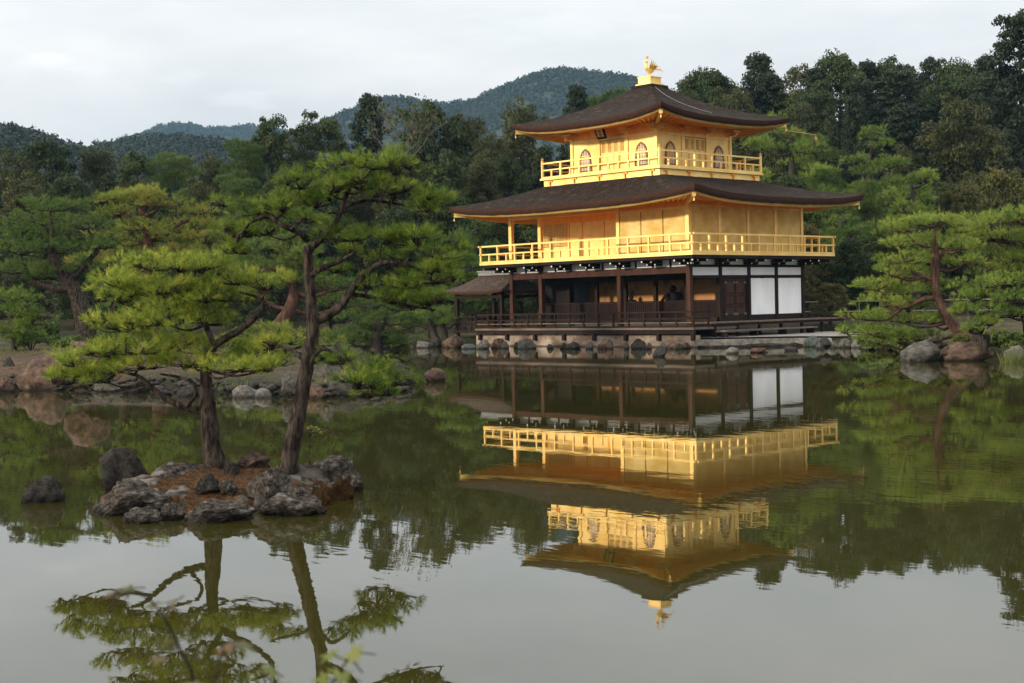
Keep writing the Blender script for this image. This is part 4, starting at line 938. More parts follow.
def pine(label, d, trunk, pads, mt='needle_mid', bark='bark_pine', dens=60, nn=14, L=.16, w=.013, seed=1, boughs=(), group=None, z_end=None, twig=.012, name='pine_tree', yd=.85, limb=.05, attach=None, sink=.25):
    rg = np.random.default_rng(seed); rr = random.Random(seed); s = d/FPX
    tp = crv([(*P(x, y, d+(t[0] if t else 0)), r) for x, y, r, *t in trunk], 6)
    root = empty(name, tp[0][:3], label, 'pine tree', group); off = tuple(tp[0][:3])
    tp = np.vstack([[tp[0][0], tp[0][1], tp[0][2]-sink, tp[0][3]*1.25], tp])
    MB().tube([p[:3] for p in tp], [p[3] for p in tp], 12, .07, rr).build('trunk', M[bark], root, True, off, fix=False)
    for b in boughs:
        bp = crv([(*P(x, y, d+(t[0] if t else 0)), r*(.78 if d < 20 else .9)) for x, y, r, *t in b], 5)
        MB().tube([p[:3] for p in bp], [p[3] for p in bp], 8, .09, rr).build('branch', M[bark], root, True, off, fix=False)
    if d < 20:          # break the outline of each cushion with smaller sprays round its rim
        extra = []
        for x, y, rx, ry, *dz in pads:
            for _ in range(2):
                a = rr.uniform(0, 6.28); dd_ = (dz[0] if dz else 0)+math.sin(a)*rx*s*.7
                extra.append((x+math.cos(a)*rx*rr.uniform(.72, .98), y+rr.uniform(-.75, .45)*ry, rx*rr.uniform(.20, .32), ry*rr.uniform(.40, .6), dd_))
        pads = [(x, y, rx*.94, ry*.92, *dz) for x, y, rx, ry, *dz in pads]+extra
    VV = []; tw = MB(); nodes = [Vector(p[:3]) for p in tp[2:]]
    nodes += [Vector(p[:3]) for b in boughs for p in crv([(*P(x, y, d+(t[0] if t else 0)), r) for x, y, r, *t in b], 5)]
    for i, (x, y, rx, ry, *dz) in enumerate(pads):
        dz = dz[0] if dz else rr.uniform(-.5, .5)*rx*s
        c = P(x, y, d+dz); RX, RZ = (rx*s*1.03, ry*s*.95) if d > 20 else (rx*s*1.04, ry*s*.95); RY = RX*yd
        k = max(16, int(dens*1.35*math.pi*RX*RY))
        mC = max(7 if d > 20 else 2, k//(8 if d > 20 else 11)); C0, D0 = pad_pts(mC, RX, RY, RZ, rg, rr.uniform(0, 6)); rs = L*1.35
        C, D = np.repeat(C0, 8, 0), np.repeat(D0, 8, 0); k = len(C); e = rg.normal(0, 1, (k, 3)); e[:, 2] = np.abs(e[:, 2])*.8-.15; e /= np.linalg.norm(e, axis=1, keepdims=True)
        C = C+e*rs*rg.uniform(.25, .75, (k, 1)); D = D*.5+e; D /= np.linalg.norm(D, axis=1, keepdims=True)
        an = YAW; ca, sa = math.cos(an), math.sin(an); Rm = np.array([[ca, -sa, 0], [sa, ca, 0], [0, 0, 1]])
        C = C@Rm.T; D = D@Rm.T
        C = C+c+np.array([0, 0, -.1*RZ]); lv_ = rr.uniform(.8, 1.2); VV.append(tufts(C, D, nn, L*lv_, w, rg, .75))
        # bough from the nearest lower piece of wood, then twigs fanning into the cushion
        cv = Vector(c)-Vector((0, 0, RZ*.35))
        best = min(nodes, key=lambda q: (q-cv).length+max(0, q.z-cv.z)*2.5)
        ln = (cv-best).length
        if ln > .5*RX and not (d < 20 and rx < 15):
            mid = best.lerp(cv, .5)+Vector((rr.uniform(-.1, .1), rr.uniform(-.1, .1), -.10-.05*rr.random()))*ln
            bl = crv([(*best, limb), (*mid, limb*.75), (*cv, limb*.45)], 5)
            MB().tube([p[:3] for p in bl], [p[3] for p in bl], 7, .1, rr).build('branch', M[bark], root, True, off, fix=False)
        for q in C[rg.choice(k, min(k, 9 if d > 20 else 18), False)]:
            q = Vector(q); m_ = cv.lerp(q, .55)+Vector((rr.uniform(-.1, .1), rr.uniform(-.1, .1), -.06))*RX
            tw.tube([cv, m_, q], [twig*1.3, twig, twig*.4], 5)
    V = np.concatenate(VV); nv = len(V); F_ = np.arange(nv).reshape(-1, 3); nf = len(F_)
    if tw.v:
        tf = [(f[0], f[i], f[i+1]) for f in tw.f for i in range(1, len(f)-1)]
        V = np.vstack([V, np.array(tw.v)]); F_ = np.vstack([F_, np.array(tf)+nv])
    me = raw('crown', V-np.array(off), F_, 3); me.materials.append(M[mt]); me.materials.append(M[bark])
    me.polygons.foreach_set('material_index', np.r_[np.zeros(nf, np.int32), np.ones(len(F_)-nf, np.int32)].astype(np.int32))
    link('crown', me, None, root)
    return root

# the two islet pines (about 16 m away)
pine('low spreading pine on the left side of the islet with bright green cushions of needles', 17.2,
     [(215, 468, .135), (211, 440, .112), (208, 405, .092), (206, 385, .075), (207, 362, .062), (214, 345, .05)],
     [(92, 364, 36, 14), (72, 382, 20, 9), (88, 374, 28, 10, .2), (110, 354, 28, 10, .2), (108, 380, 26, 8), (140, 350, 40, 13), (125, 328, 36, 12), (168, 322, 38, 12), (150, 366, 36, 9), (207, 322, 30, 11, .35), (203, 350, 40, 11, .4), (188, 364, 32, 8), (250, 354, 30, 10, .35), (272, 347, 22, 9), (240, 369, 38, 7, -.3), (278, 364, 18, 6),
      (150, 266, 40, 14), (120, 284, 34, 12), (162, 290, 42, 14), (196, 266, 36, 13), (205, 292, 38, 13), (235, 281, 36, 13), (266, 287, 26, 10), (180, 306, 40, 10), (226, 299, 26, 8, .4), (120, 301, 20, 8)],
     'needle_near', 'bark_pine', 275, 26, .10, .0043, 11, twig=.006, limb=.018, name='pine_tree', boughs=[
     [(208, 410, .07), (192, 409, .06), (170, 401, .052), (150, 386, .042), (138, 376, .03), (120, 372, .018)],
     [(186, 407, .034, -.1), (196, 394, .03, -.15), (192, 382, .028, -.2), (178, 377, .022, -.2), (160, 374, .014, -.2)],
     [(208, 352, .06), (222, 340, .058), (240, 330, .054), (258, 314, .042), (262, 300, .028), (240, 292, .016)],
     [(214, 345, .05), (205, 325, .04, .2), (190, 305, .03, .3), (170, 295, .02, .3), (140, 285, .014, .3)]])
pine('tall slender pine on the right side of the islet with an open layered crown', 16.4,
     [(287, 470, .108), (292, 445, .097), (299, 410, .088), (306, 370, .080), (313, 330, .072), (311, 300, .06), (309, 275, .056), (308, 246, .05)],
     [(340, 172, 28, 13), (372, 166, 28, 12), (396, 172, 20, 11), (330, 190, 26, 12), (362, 188, 30, 12), (392, 192, 26, 10), (420, 202, 26, 9), (434, 209, 14, 6), (300, 186, 22, 10), (315, 205, 28, 9, .2),
      (250, 212, 30, 11), (280, 206, 28, 11), (240, 236, 24, 10), (268, 232, 26, 9, .3), (232, 252, 14, 6), (296, 222, 18, 7, -.3),
      (352, 238, 28, 10), (382, 240, 34, 11, .35), (414, 243, 34, 11, .2), (438, 256, 26, 10), (352, 254, 20, 7, .55), (402, 259, 30, 8, .5), (336, 272, 14, 5, .6),
      (405, 285, 34, 12), (432, 280, 26, 11), (430, 304, 22, 9), (410, 304, 32, 11), (388, 294, 18, 7, .6), (440, 271, 12, 6),
      (340, 362, 20, 8), (365, 368, 24, 9), (388, 384, 22, 8), (352, 386, 28, 8, -.3), (372, 396, 20, 6)],
     'needle_near', 'bark_pine', 225, 26, .10, .0043, 23, twig=.006, limb=.016, boughs=[
     [(309, 250, .06), (320, 240, .055), (332, 230, .05), (340, 212, .042), (346, 196, .034), (352, 182, .022)],
     [(340, 214, .034), (352, 204, .03, .2), (372, 200, .026, .3), (398, 204, .02, .3), (425, 208, .012, .3)],
     [(308, 240, .05), (298, 232, .045, -.1), (284, 226, .04, -.2), (268, 217, .03, -.2), (252, 222, .02, -.3), (238, 236, .012, -.3)],
     [(313, 322, .075), (326, 316, .07), (340, 307, .062), (350, 292, .056), (362, 278, .05), (374, 267, .042), (390, 262, .034), (410, 266, .026), (432, 274, .016)],
     [(350, 294, .04), (366, 296, .034, .2), (384, 300, .028, .3), (410, 306, .02, .3), (436, 310, .012, .3)],
     [(310, 276, .045), (322, 268, .042, -.2), (338, 262, .034, -.3), (356, 252, .022, -.3)],
     [(305, 372, .04), (318, 352, .03, -.1), (328, 350, .026, -.2), (346, 362, .022, -.2), (360, 374, .018, -.2), (372, 384, .010, -.2)],
     [(306, 362, .034), (292, 350, .028, .2), (278, 345, .022, .3), (262, 342, .012, .3)]])
# a leafless sapling on the islet
root = empty('sapling', G(310, 458, .3), 'thin sapling with few leaves standing between the rocks right of the tall trunk', 'sapling')
mb = MB(); s = 16.6/FPX; o = Vector(root.location); rr = random.Random(4)
def sub(p, d, ln, r, lv):
    q = p+d*ln; mb.tube([p, (p+q)/2+Vector((rr.uniform(-.1, .1), rr.uniform(-.1, .1), 0))*ln, q], [r, r*.8, r*.5], 5)
    if lv:
        for _ in range(3): sub(q, (d+Vector((rr.gauss(0, .6), rr.gauss(0, .6), rr.gauss(.1, .4)))).normalized(), ln*.65, r*.6, lv-1)
    else: tips.append(q)
tips = []; sub(Vector((0, 0, -.08)), Vector((0, 0, 1)), .20, .011, 3); mb.build('stem', M['bark_pine'], root, True, fix=False)
def quads(C, nrm, sx, sy, rg):
    """leaf quads at C facing roughly nrm"""
    n = len(C); nrm = nrm/(np.linalg.norm(nrm, axis=1, keepdims=True)+1e-9)
    u = np.cross(nrm, rg.normal(0, 1, (n, 3))); u /= np.linalg.norm(u, axis=1, keepdims=True)+1e-9; v = np.cross(nrm, u)
    a = rg.uniform(.6, 1.25, (n, 1)); u = u*sx*a; v = v*sy*a
    return np.stack([C-u, C-v*.8, C+u, C+v], 1).reshape(-1, 3)
T = np.array([tuple(t) for t in tips]); rg = np.random.default_rng(3); T = np.repeat(T, 2, 0)+rg.normal(0, .012, (len(T)*2, 3))
V = quads(T, rg.normal(0, 1, T.shape), .022, .014, rg); link('leaves', raw('leaves', V, np.arange(len(V)).reshape(-1, 4), 4), M['needle_gold'], root)

# ------------------------------------------------------------------ garden pines on the banks
def gp(y, x, z): return y
pine('dark pine with a thick straight trunk on the left bank', 56,
     [(87, 340, .42), (84, 322, .36), (79, 300, .33), (73, 287, .28), (62, 272, .22), (52, 255, .16)],
     [(50, 208, 30, 9), (45, 222, 34, 9), (88, 226, 26, 9), (40, 236, 40, 10), (20, 252, 34, 9), (60, 250, 32, 10), (100, 246, 22, 8), (22, 270, 34, 9), (56, 276, 30, 8), (85, 268, 20, 8)],
     'needle_dark', 'bark_pine', 46, 14, .20, .018, 31, group='garden pines of the left bank', twig=.02, limb=.09,
     boughs=[[(73, 287, .2), (55, 289, .16), (40, 283, .10), (26, 276, .06)], [(70, 280, .2), (85, 265, .16), (98, 250, .1)]])
pine('low bushy pine at the left edge of the photo on the bank', 50,
     [(14, 352, .12), (14, 335, .10), (12, 315, .08)],
     [(4, 298, 24, 9), (24, 306, 22, 9), (8, 314, 26, 9), (30, 322, 22, 9), (6, 330, 26, 9), (24, 340, 24, 8)],
     'needle_mid', 'bark_dark', 60, 14, .17, .016, 29, group='garden pines of the left bank', twig=.016, limb=.05)
pine('pine with yellowing top cushions standing right of the dark pine on the left bank', 60,
     [(162, 348, .36), (158, 325, .32), (155, 300, .28), (150, 275, .25), (148, 250, .22), (146, 225, .16), (140, 208, .10)],
     [(118, 202, 26, 8), (142, 196, 24, 7), (160, 204, 28, 9), (196, 212, 18, 6), (118, 214, 20, 7), (190, 226, 28, 8), (138, 228, 28, 8), (110, 236, 20, 6), (165, 238, 32, 9), (205, 240, 26, 8), (132, 250, 26, 8), (185, 254, 30, 8), (95, 262, 30, 9), (150, 268, 30, 9)],
     'needle_gold', 'bark_red', 46, 14, .20, .018, 37, group='garden pines of the left bank', twig=.02, limb=.09,
     boughs=[[(146, 226, .14), (130, 218, .11), (116, 206, .07)], [(148, 240, .16), (166, 234, .13), (182, 222, .08)], [(148, 252, .16), (175, 250, .12), (200, 246, .07)]])
pine('mid green pine low behind the left islet pine on the bank', 47,
     [(120, 372, .22), (124, 350, .2), (120, 325, .17), (112, 305, .14)],
     [(112, 290, 24, 9), (134, 300, 26, 9), (122, 312, 26, 10), (142, 322, 28, 10), (124, 334, 26, 9), (160, 310, 24, 9), (168, 335, 28, 10)],
     'needle_mid', 'bark_pine', 60, 14, .17, .015, 41, group='garden pines of the left bank', twig=.018, limb=.07)
pine('pine with a leaning reddish trunk behind the tall islet pine', 58,
     [(268, 346, .34), (276, 330, .3), (288, 312, .26), (294, 295, .22), (292, 275, .18), (286, 256, .12)],
     [(272, 246, 28, 9), (300, 256, 26, 9), (318, 268, 24, 9), (262, 268, 30, 9), (300, 282, 30, 9), (330, 288, 26, 9), (258, 290, 22, 8), (340, 304, 22, 8), (240, 262, 20, 8)],
     'needle_dark', 'bark_red', 46, 14, .20, .018, 43, group='garden pines of the left bank', twig=.02, limb=.09)
pine('dark bushy pine overhanging the inlet right of the tall islet trunk', 66,
     [(376, 350, .3), (378, 335, .27), (382, 318, .22), (384, 300, .16)],
     [(350, 341, 20, 6), (378, 344, 24, 6), (404, 343, 18, 6), (332, 338, 16, 6), (372, 304, 22, 8), (398, 308, 20, 8), (360, 318, 22, 8), (386, 322, 26, 9), (408, 326, 18, 8), (366, 334, 24, 9), (396, 338, 24, 8), (352, 300, 18, 7)],
     'needle_dark', 'bark_dark', 46, 14, .2, .02, 47, group='pines of the far shore', twig=.02, limb=.09)
pine('low yellow green pine on the bank behind the tall islet trunk', 50,
     [(282, 362, .14), (284, 350, .12), (286, 340, .09)],
     [(252, 334, 20, 7), (276, 330, 20, 7), (302, 336, 20, 7), (326, 344, 18, 6), (264, 344, 22, 7), (292, 347, 22, 7), (236, 345, 18, 6)],
     'needle_gold', 'bark_pine', 60, 14, .17, .015, 49, group='garden pines of the left bank', twig=.016, limb=.05)
pine('light green low pine over the far shore rocks', 78,
     [(437, 342, .24), (433, 332, .22), (430, 322, .18), (424, 316, .12)],
     [(412, 318, 20, 6), (436, 314, 20, 6), (425, 326, 18, 5), (455, 322, 16, 6), (405, 328, 12, 5)],
     'needle_mid', 'bark_dark', 46, 14, .2, .02, 53, group='pines of the far shore', twig=.02, limb=.09,
     boughs=[[(446, 341, .2), (444, 330, .18), (440, 318, .1)], [(428, 341, .18), (428, 330, .15), (420, 322, .08)]])
pine('green pine between the tall islet pine and the small fishing pavilion roof', 86,
     [(462, 338, .32), (460, 310, .28), (458, 285, .22), (456, 265, .15)],
     [(455, 262, 22, 7), (474, 266, 20, 6), (440, 276, 20, 7), (462, 282, 24, 7), (446, 294, 20, 7), (470, 300, 20, 7), (450, 312, 20, 6)],
     'needle_mid', 'bark_dark', 40, 14, .22, .024, 59, group='pines of the far shore', twig=.02, limb=.09)
pine('round pine seen under the fishing pavilion roof beyond its posts', 92,
     [(525, 330, .25), (524, 315, .2), (522, 300, .14)],
     [(520, 296, 18, 6), (534, 302, 14, 5), (510, 306, 16, 6), (526, 312, 18, 6), (500, 314, 12, 5)],
     'needle_mid', 'bark_dark', 40, 14, .22, .024, 61, group='pines of the far shore', twig=.02, limb=.09)
pine('spreading pine with a curved leaning red trunk on the right bank', 48.5,
     [(968, 339, .25), (956, 328, .19), (946, 316, .165), (939, 300, .15), (935, 282, .135), (936, 262, .16), (934, 246, .11)],
     [(905, 229, 24, 8), (935, 224, 28, 8), (962, 230, 18, 8), (900, 245, 20, 7), (930, 242, 24, 7, 1.1), (960, 248, 22, 7), (902, 260, 24, 8), (938, 261, 22, 7, 1.2), (962, 264, 20, 7), (893, 274, 22, 8), (918, 276, 22, 7, .9), (878, 288, 24, 8), (904, 292, 26, 7, .5), (958, 290, 14, 6, 1.0), (884, 304, 26, 8), (912, 307, 28, 7, .8), (868, 318, 22, 7), (900, 320, 30, 7), (932, 322, 20, 6, 1.3), (872, 333, 24, 7), (898, 337, 28, 7), (924, 339, 20, 6, .9), (880, 342, 22, 5)],
     'needle_mid', 'bark_red', 66, 15, .17, .015, 67, group='garden pines of the right bank', twig=.016, limb=.06,
     boughs=[[(938, 298, .12), (924, 299, .10), (910, 306, .075), (902, 308, .05)], [(936, 280, .11), (922, 276, .08), (908, 270, .05)], [(935, 262, .1), (945, 250, .08), (940, 246, .05), (928, 247, .04)]])
pine('broad pine at the right edge with long level boughs', 50,
     [(1066, 350, .34), (1062, 320, .3), (1054, 290, .26), (1046, 262, .22), (1036, 240, .16), (1028, 222, .1)],
     [(985, 222, 24, 8), (1015, 218, 26, 8), (1045, 222, 24, 8), (975, 240, 22, 7), (1005, 238, 26, 8), (1035, 242, 26, 8), (990, 256, 24, 7), (1020, 260, 26, 8), (1000, 272, 24, 7), (1040, 270, 24, 8), (1062, 246, 24, 8)],
     'needle_mid', 'bark_red', 60, 15, .17, .015, 71, group='garden pines of the right bank', twig=.018, limb=.07,
     boughs=[[(1052, 280, .16), (1030, 262, .13), (1012, 266, .09), (992, 270, .05)], [(1042, 250, .14), (1020, 244, .1), (990, 240, .06)]])
pine('low light green pine at the right edge under the broad pine', 45.5,
     [(1034, 350, .22), (1030, 335, .2), (1026, 315, .16), (1018, 298, .1)],
     [(982, 286, 26, 8), (1012, 282, 26, 8), (970, 298, 20, 7), (998, 300, 28, 8), (1025, 300, 22, 8), (980, 311, 26, 7), (1010, 315, 26, 7), (1035, 318, 18, 7)],
     'needle_mid', 'bark_pine', 66, 15, .17, .015, 73, group='garden pines of the right bank', twig=.016, limb=.06)
pine('small clipped pine right of the dark upright rock', 45.5,
     [(984, 347, .12), (983, 338, .10), (980, 330, .07)],
     [(976, 322, 15, 6), (990, 324, 13, 5), (970, 331, 11, 5), (984, 333, 15, 5)],
     'needle_mid', 'bark_pine', 70, 15, .15, .014, 79, group='garden pines of the right bank', twig=.014, limb=.04)
pine('dwarf pine on the grey rocks right of the terrace', 61,
     [(850, 342, .06), (849, 336, .055), (846, 331, .04)],
     [(848, 328, 9, 3), (842, 332, 8, 2.5), (855, 332, 7, 2.5)],
     'needle_dark', 'bark_dark', 90, 15, .14, .014, 83, twig=.012, limb=.03)
# taller pines behind the pavilion's right side
BG = [
 ('tall green pine just right of the third floor roof, beyond the pavilion', 96, 790, 124, 330, 60, 9, 'needle_mid'),
 ('broad green pine right of the pole with the hanging bell', 100, 872, 140, 335, 62, 9, 'needle_mid'),
 ('dark green pine rising behind the right end of the second roof', 88, 842, 196, 335, 50, 8, 'needle_dark'),
 ('dark green pine behind the right end of the golden rail', 84, 852, 240, 335, 46, 7, 'needle_dark'),
 ('soft green pine behind the crown of the leaning red pine', 78, 912, 178, 332, 44, 8, 'needle_mid'),
 ('dark pine in the gap left of the golden rail', 92, 470, 225, 332, 36, 7, 'needle_dark'),
]
for i, (lb, d, x, yt, yb, rw, n, mt) in enumerate(BG):
    rr = random.Random(100+i); pads = []; 
    for j in range(n*2):
        q = j/(n*2-1); y = yt+(yb-yt)*.80*q; wv = rw*(.35+.65*math.sin(min(1, q*1.5+.12)*math.pi/2))
        pads.append((x+rr.uniform(-.72, .72)*wv, y+rr.uniform(-4, 4), wv*rr.uniform(.32, .48), rr.uniform(7, 9.5), rr.uniform(-.8, .8)*wv*d/FPX))
    pine(lb, d, [(x+rr.uniform(-4, 4), yb+8, .34), (x+rr.uniform(-5, 5), (yb+yt)/2+20, .28), (x+rr.uniform(-4, 4), yt+30, .16), (x, yt+6, .08)], pads, mt, 'bark_dark', 30, 12, .30, .032, 200+i, group='tall pines around the pavilion', twig=.02, limb=.08)
# ------------------------------------------------------------------ forest trees: a few grown meshes, copied tree by tree
def lobe_leaves(c, r, k, flat, sx, sy, rg, up=.25):
    d = rg.normal(0, 1, (k, 3)); d /= np.linalg.norm(d, axis=1, keepdims=True); d[:, 2] = np.where(d[:, 2] < -.25, -d[:, 2]*.6, d[:, 2])
    rad = rg.uniform(.45, 1.08, (k, 1))**.6
    C = np.array(c)+d*rad*r*np.array([1, 1, flat])
    nrm = d+rg.normal(0, .55, (k, 3))+np.array([0, 0, up])
    return quads(C, nrm, sx, sy, rg)
def limbs(mb, H, pts, r0, rr, rg):
    for c in pts:
        b = Vector((0, 0, min(c[2]*.75, H*.8)))*rr.uniform(.6, .95)
        m = b.lerp(Vector(c), .5)+Vector((rr.uniform(-.2, .2), rr.uniform(-.2, .2), .25))
        mb.tube([b, m, Vector(c)], [r0*.5, r0*.3, r0*.1], 5)
def grow_broad(seed, H=12.0, wide=.40, k=520, leaf=.135):
    rg = np.random.default_rng(seed); rr = random.Random(seed); V = []; mb = MB()
    tr = crv([(0, 0, -.4, .30), (rr.uniform(-.2, .2), rr.uniform(-.2, .2), H*.3, .24), (rr.uniform(-.4, .4), rr.uniform(-.4, .4), H*.6, .16), (0, 0, H*.88, .05)], 4)
    mb.tube([p[:3] for p in tr], [p[3] for p in tr], 8, .06, rr); cs = []
    n = 34
    for i in range(n):
        z = (i+.5)/n; a = i*2.4+rr.uniform(-.5, .5); q = .16+.80*z
        prof = math.sin(math.pi*min(1, max(0, (q-.06)/.98))**.85)**.65
        rad = H*wide*prof*rr.uniform(.45, 1.0)
        c = (math.cos(a)*rad, math.sin(a)*rad, H*q+rr.uniform(-.4, .4)); r = H*rr.uniform(.085, .15)
        cs.append(c)
        V.append(lobe_leaves(c, r, int(k*(r/(H*.12))**2), .78, leaf, leaf*.75, rg))
        for _ in range(3):
            d = Vector((rr.gauss(0, 1), rr.gauss(0, 1), rr.gauss(.3, .7))).normalized()*r*.95
            V.append(lobe_leaves(tuple(Vector(c)+d), r*.45, k//5, .8, leaf, leaf*.75, rg))
    limbs(mb, H, cs[4:], .16, rr, rg)
    return mb, np.concatenate(V)
def grow_conifer(seed, H=15.0, wide=.20, k=210, leaf=.125):
    rg = np.random.default_rng(seed); rr = random.Random(seed); V = []; mb = MB(); cs = []
    mb.tube([(0, 0, -.4), (0, 0, H*.5), (rr.uniform(-.15, .15), 0, H*.97)], [.28, .18, .03], 8, .05, rr)
    n = 135
    for i in range(n):
        q = .08+.90*(i+.5)/n; a = i*2.4+rr.uniform(-.6, .6)
        rad = H*wide*((1.03-q)**.5)*rr.uniform(.3, 1.05)*(1 if q > .2 else .8)
        c = (math.cos(a)*rad, math.sin(a)*rad, H*q-rad*.12); r = H*(.045+.045*(1-q))*rr.uniform(.8, 1.35); cs.append(c)
        V.append(lobe_leaves(c, r, int(k*(.6+.6*(1-q))), .62, leaf*.75, leaf*1.15, rg, .1))
    V.append(lobe_leaves((0, 0, H*.965), H*.03, 60, 1.5, leaf*.7, leaf, rg))
    limbs(mb, H, cs[::4], .08, rr, rg)
    return mb, np.concatenate(V)
def grow_pine(seed, H=12.0, wide=.36, k=420):
    rg = np.random.default_rng(seed); rr = random.Random(seed); V = []; mb = MB(); cs = []
    lean = rr.uniform(-.8, .8)
    tr = crv([(0, 0, -.4, .26), (lean*.3, .2, H*.35, .21), (lean, -.1, H*.65, .15), (lean*.7, 0, H*.93, .05)], 5)
    mb.tube([p[:3] for p in tr], [p[3] for p in tr], 8, .06, rr)
    n = 20
    for i in range(n):
        q = .28+.68*(i+.5)/n; a = i*2.4+rr.uniform(-.6, .6)
        rad = H*wide*(math.sin(math.pi*min(1, (q-.05)*.98))**.7)*rr.uniform(.3, 1)
        RX = H*rr.uniform(.11, .17); c = np.array((math.cos(a)*rad+lean*.8, math.sin(a)*rad, H*q)); cs.append(tuple(c))
        C, D = pad_pts(k//2, RX, RX*.9, RX*.36, rg, rr.uniform(0, 6))
        V.append(tufts(C+c, D, 6, .42, .075, rg))
    limbs(mb, H, cs, .14, rr, rg)
    return mb, np.concatenate(V)
def grow_bare(seed, H=13.0):
    rg = np.random.default_rng(seed); rr = random.Random(seed); mb = MB(); tips = []
    def go(p, d, ln, r, lv):
        q = p+d*ln; m_ = (p+q)/2+Vector((rr.gauss(0, .06), rr.gauss(0, .06), 0))*ln; mb.tube([p, m_, q], [r, r*.85, r*.6], 6)
        if lv == 0: tips.append(tuple(q)); return
        for i in range(3 if lv < 4 else 2): go(q, (d*.9+Vector((rr.gauss(0, .5), rr.gauss(0, .5), rr.gauss(.12, .2)))).normalized(), ln*rr.uniform(.6, .78), r*.62, lv-1)
    go(Vector((0, 0, -.4)), Vector((.03, 0, 1)), H*.36, .22, 5)
    T = np.array(tips); T = T[T[:, 2] > H*.62]; T = np.repeat(T, 5, 0)+rg.normal(0, .35, (len(T)*5, 3))
    return mb, quads(T, rg.normal(0, 1, T.shape)+np.array([0, 0, .6]), .16, .12, rg)
STOCK = {}
def stock(kind, mt, bark, grown, quad=True):
    mb, V = grown; k = 4 if quad else 3
    t = bpy.data.meshes.new('trunk'); t.from_pydata(mb.v, [], mb.f); t.polygons.foreach_set('use_smooth', [True]*len(t.polygons)); t.materials.append(M[bark])
    c = raw('crown', V, np.arange(len(V)).reshape(-1, k), k); c.materials.append(M[mt])
    STOCK.setdefault(kind, []).append((t, c, float(V[:, 2].max()), float(np.percentile(np.hypot(V[:, 0], V[:, 1]), 97))))
for i in range(4): stock('broad', 'leaf_broad', 'bark_dark', grow_broad(300+i, wide=(.36, .42, .33, .40)[i]))
for i in range(3): stock('olive', 'leaf_olive', 'bark_dark', grow_broad(320+i, wide=(.34, .40, .30)[i], k=400))
for i in range(4): stock('conifer', 'leaf_conifer', 'bark_dark', grow_conifer(340+i, wide=(.24, .29, .22, .32)[i]))
for i in range(3): stock('pine', 'leaf_pine', 'bark_dark', grow_pine(360+i), False)
stock('maple', 'leaf_maple', 'bark_dark', grow_broad(380, 7.0, .42, 170, .12)); stock('bare', 'leaf_olive', 'bark_pale', grow_bare(391))
NAMES = {'broad': ('broadleaf_tree', 'broadleaf tree'), 'olive': ('broadleaf_tree', 'broadleaf tree'), 'conifer': ('conifer_tree', 'conifer'), 'pine': ('forest_pine', 'pine tree'), 'maple': ('maple_tree', 'maple tree'), 'bare': ('bare_tree', 'bare tree')}
TR = random.Random(77)
def tree(kind, x, ytop, d, wpx, label, group=None, var=None):
    """a tree whose top reaches the given view height at distance d, standing on the terrain"""
    t, c, h0, r0 = STOCK[kind][TR.randrange(len(STOCK[kind])) if var is None else var]
    top = P(x, ytop, d); b = gz(top[0], top[1]); h = max(2.0, top[2]-b); sz = h/h0; sw = (wpx/2*d/FPX)/r0
    sw = min(max(sw, sz*.6), sz*2.3)
    nm, cat = NAMES[kind]
    root = empty(nm, (top[0], top[1], b), label, cat, group, TR.uniform(0, 6.28)); root.scale = (sw, sw*TR.uniform(.9, 1.1), sz)
    link('trunk', t, None, root); link('crown', c, None, root)
    return root
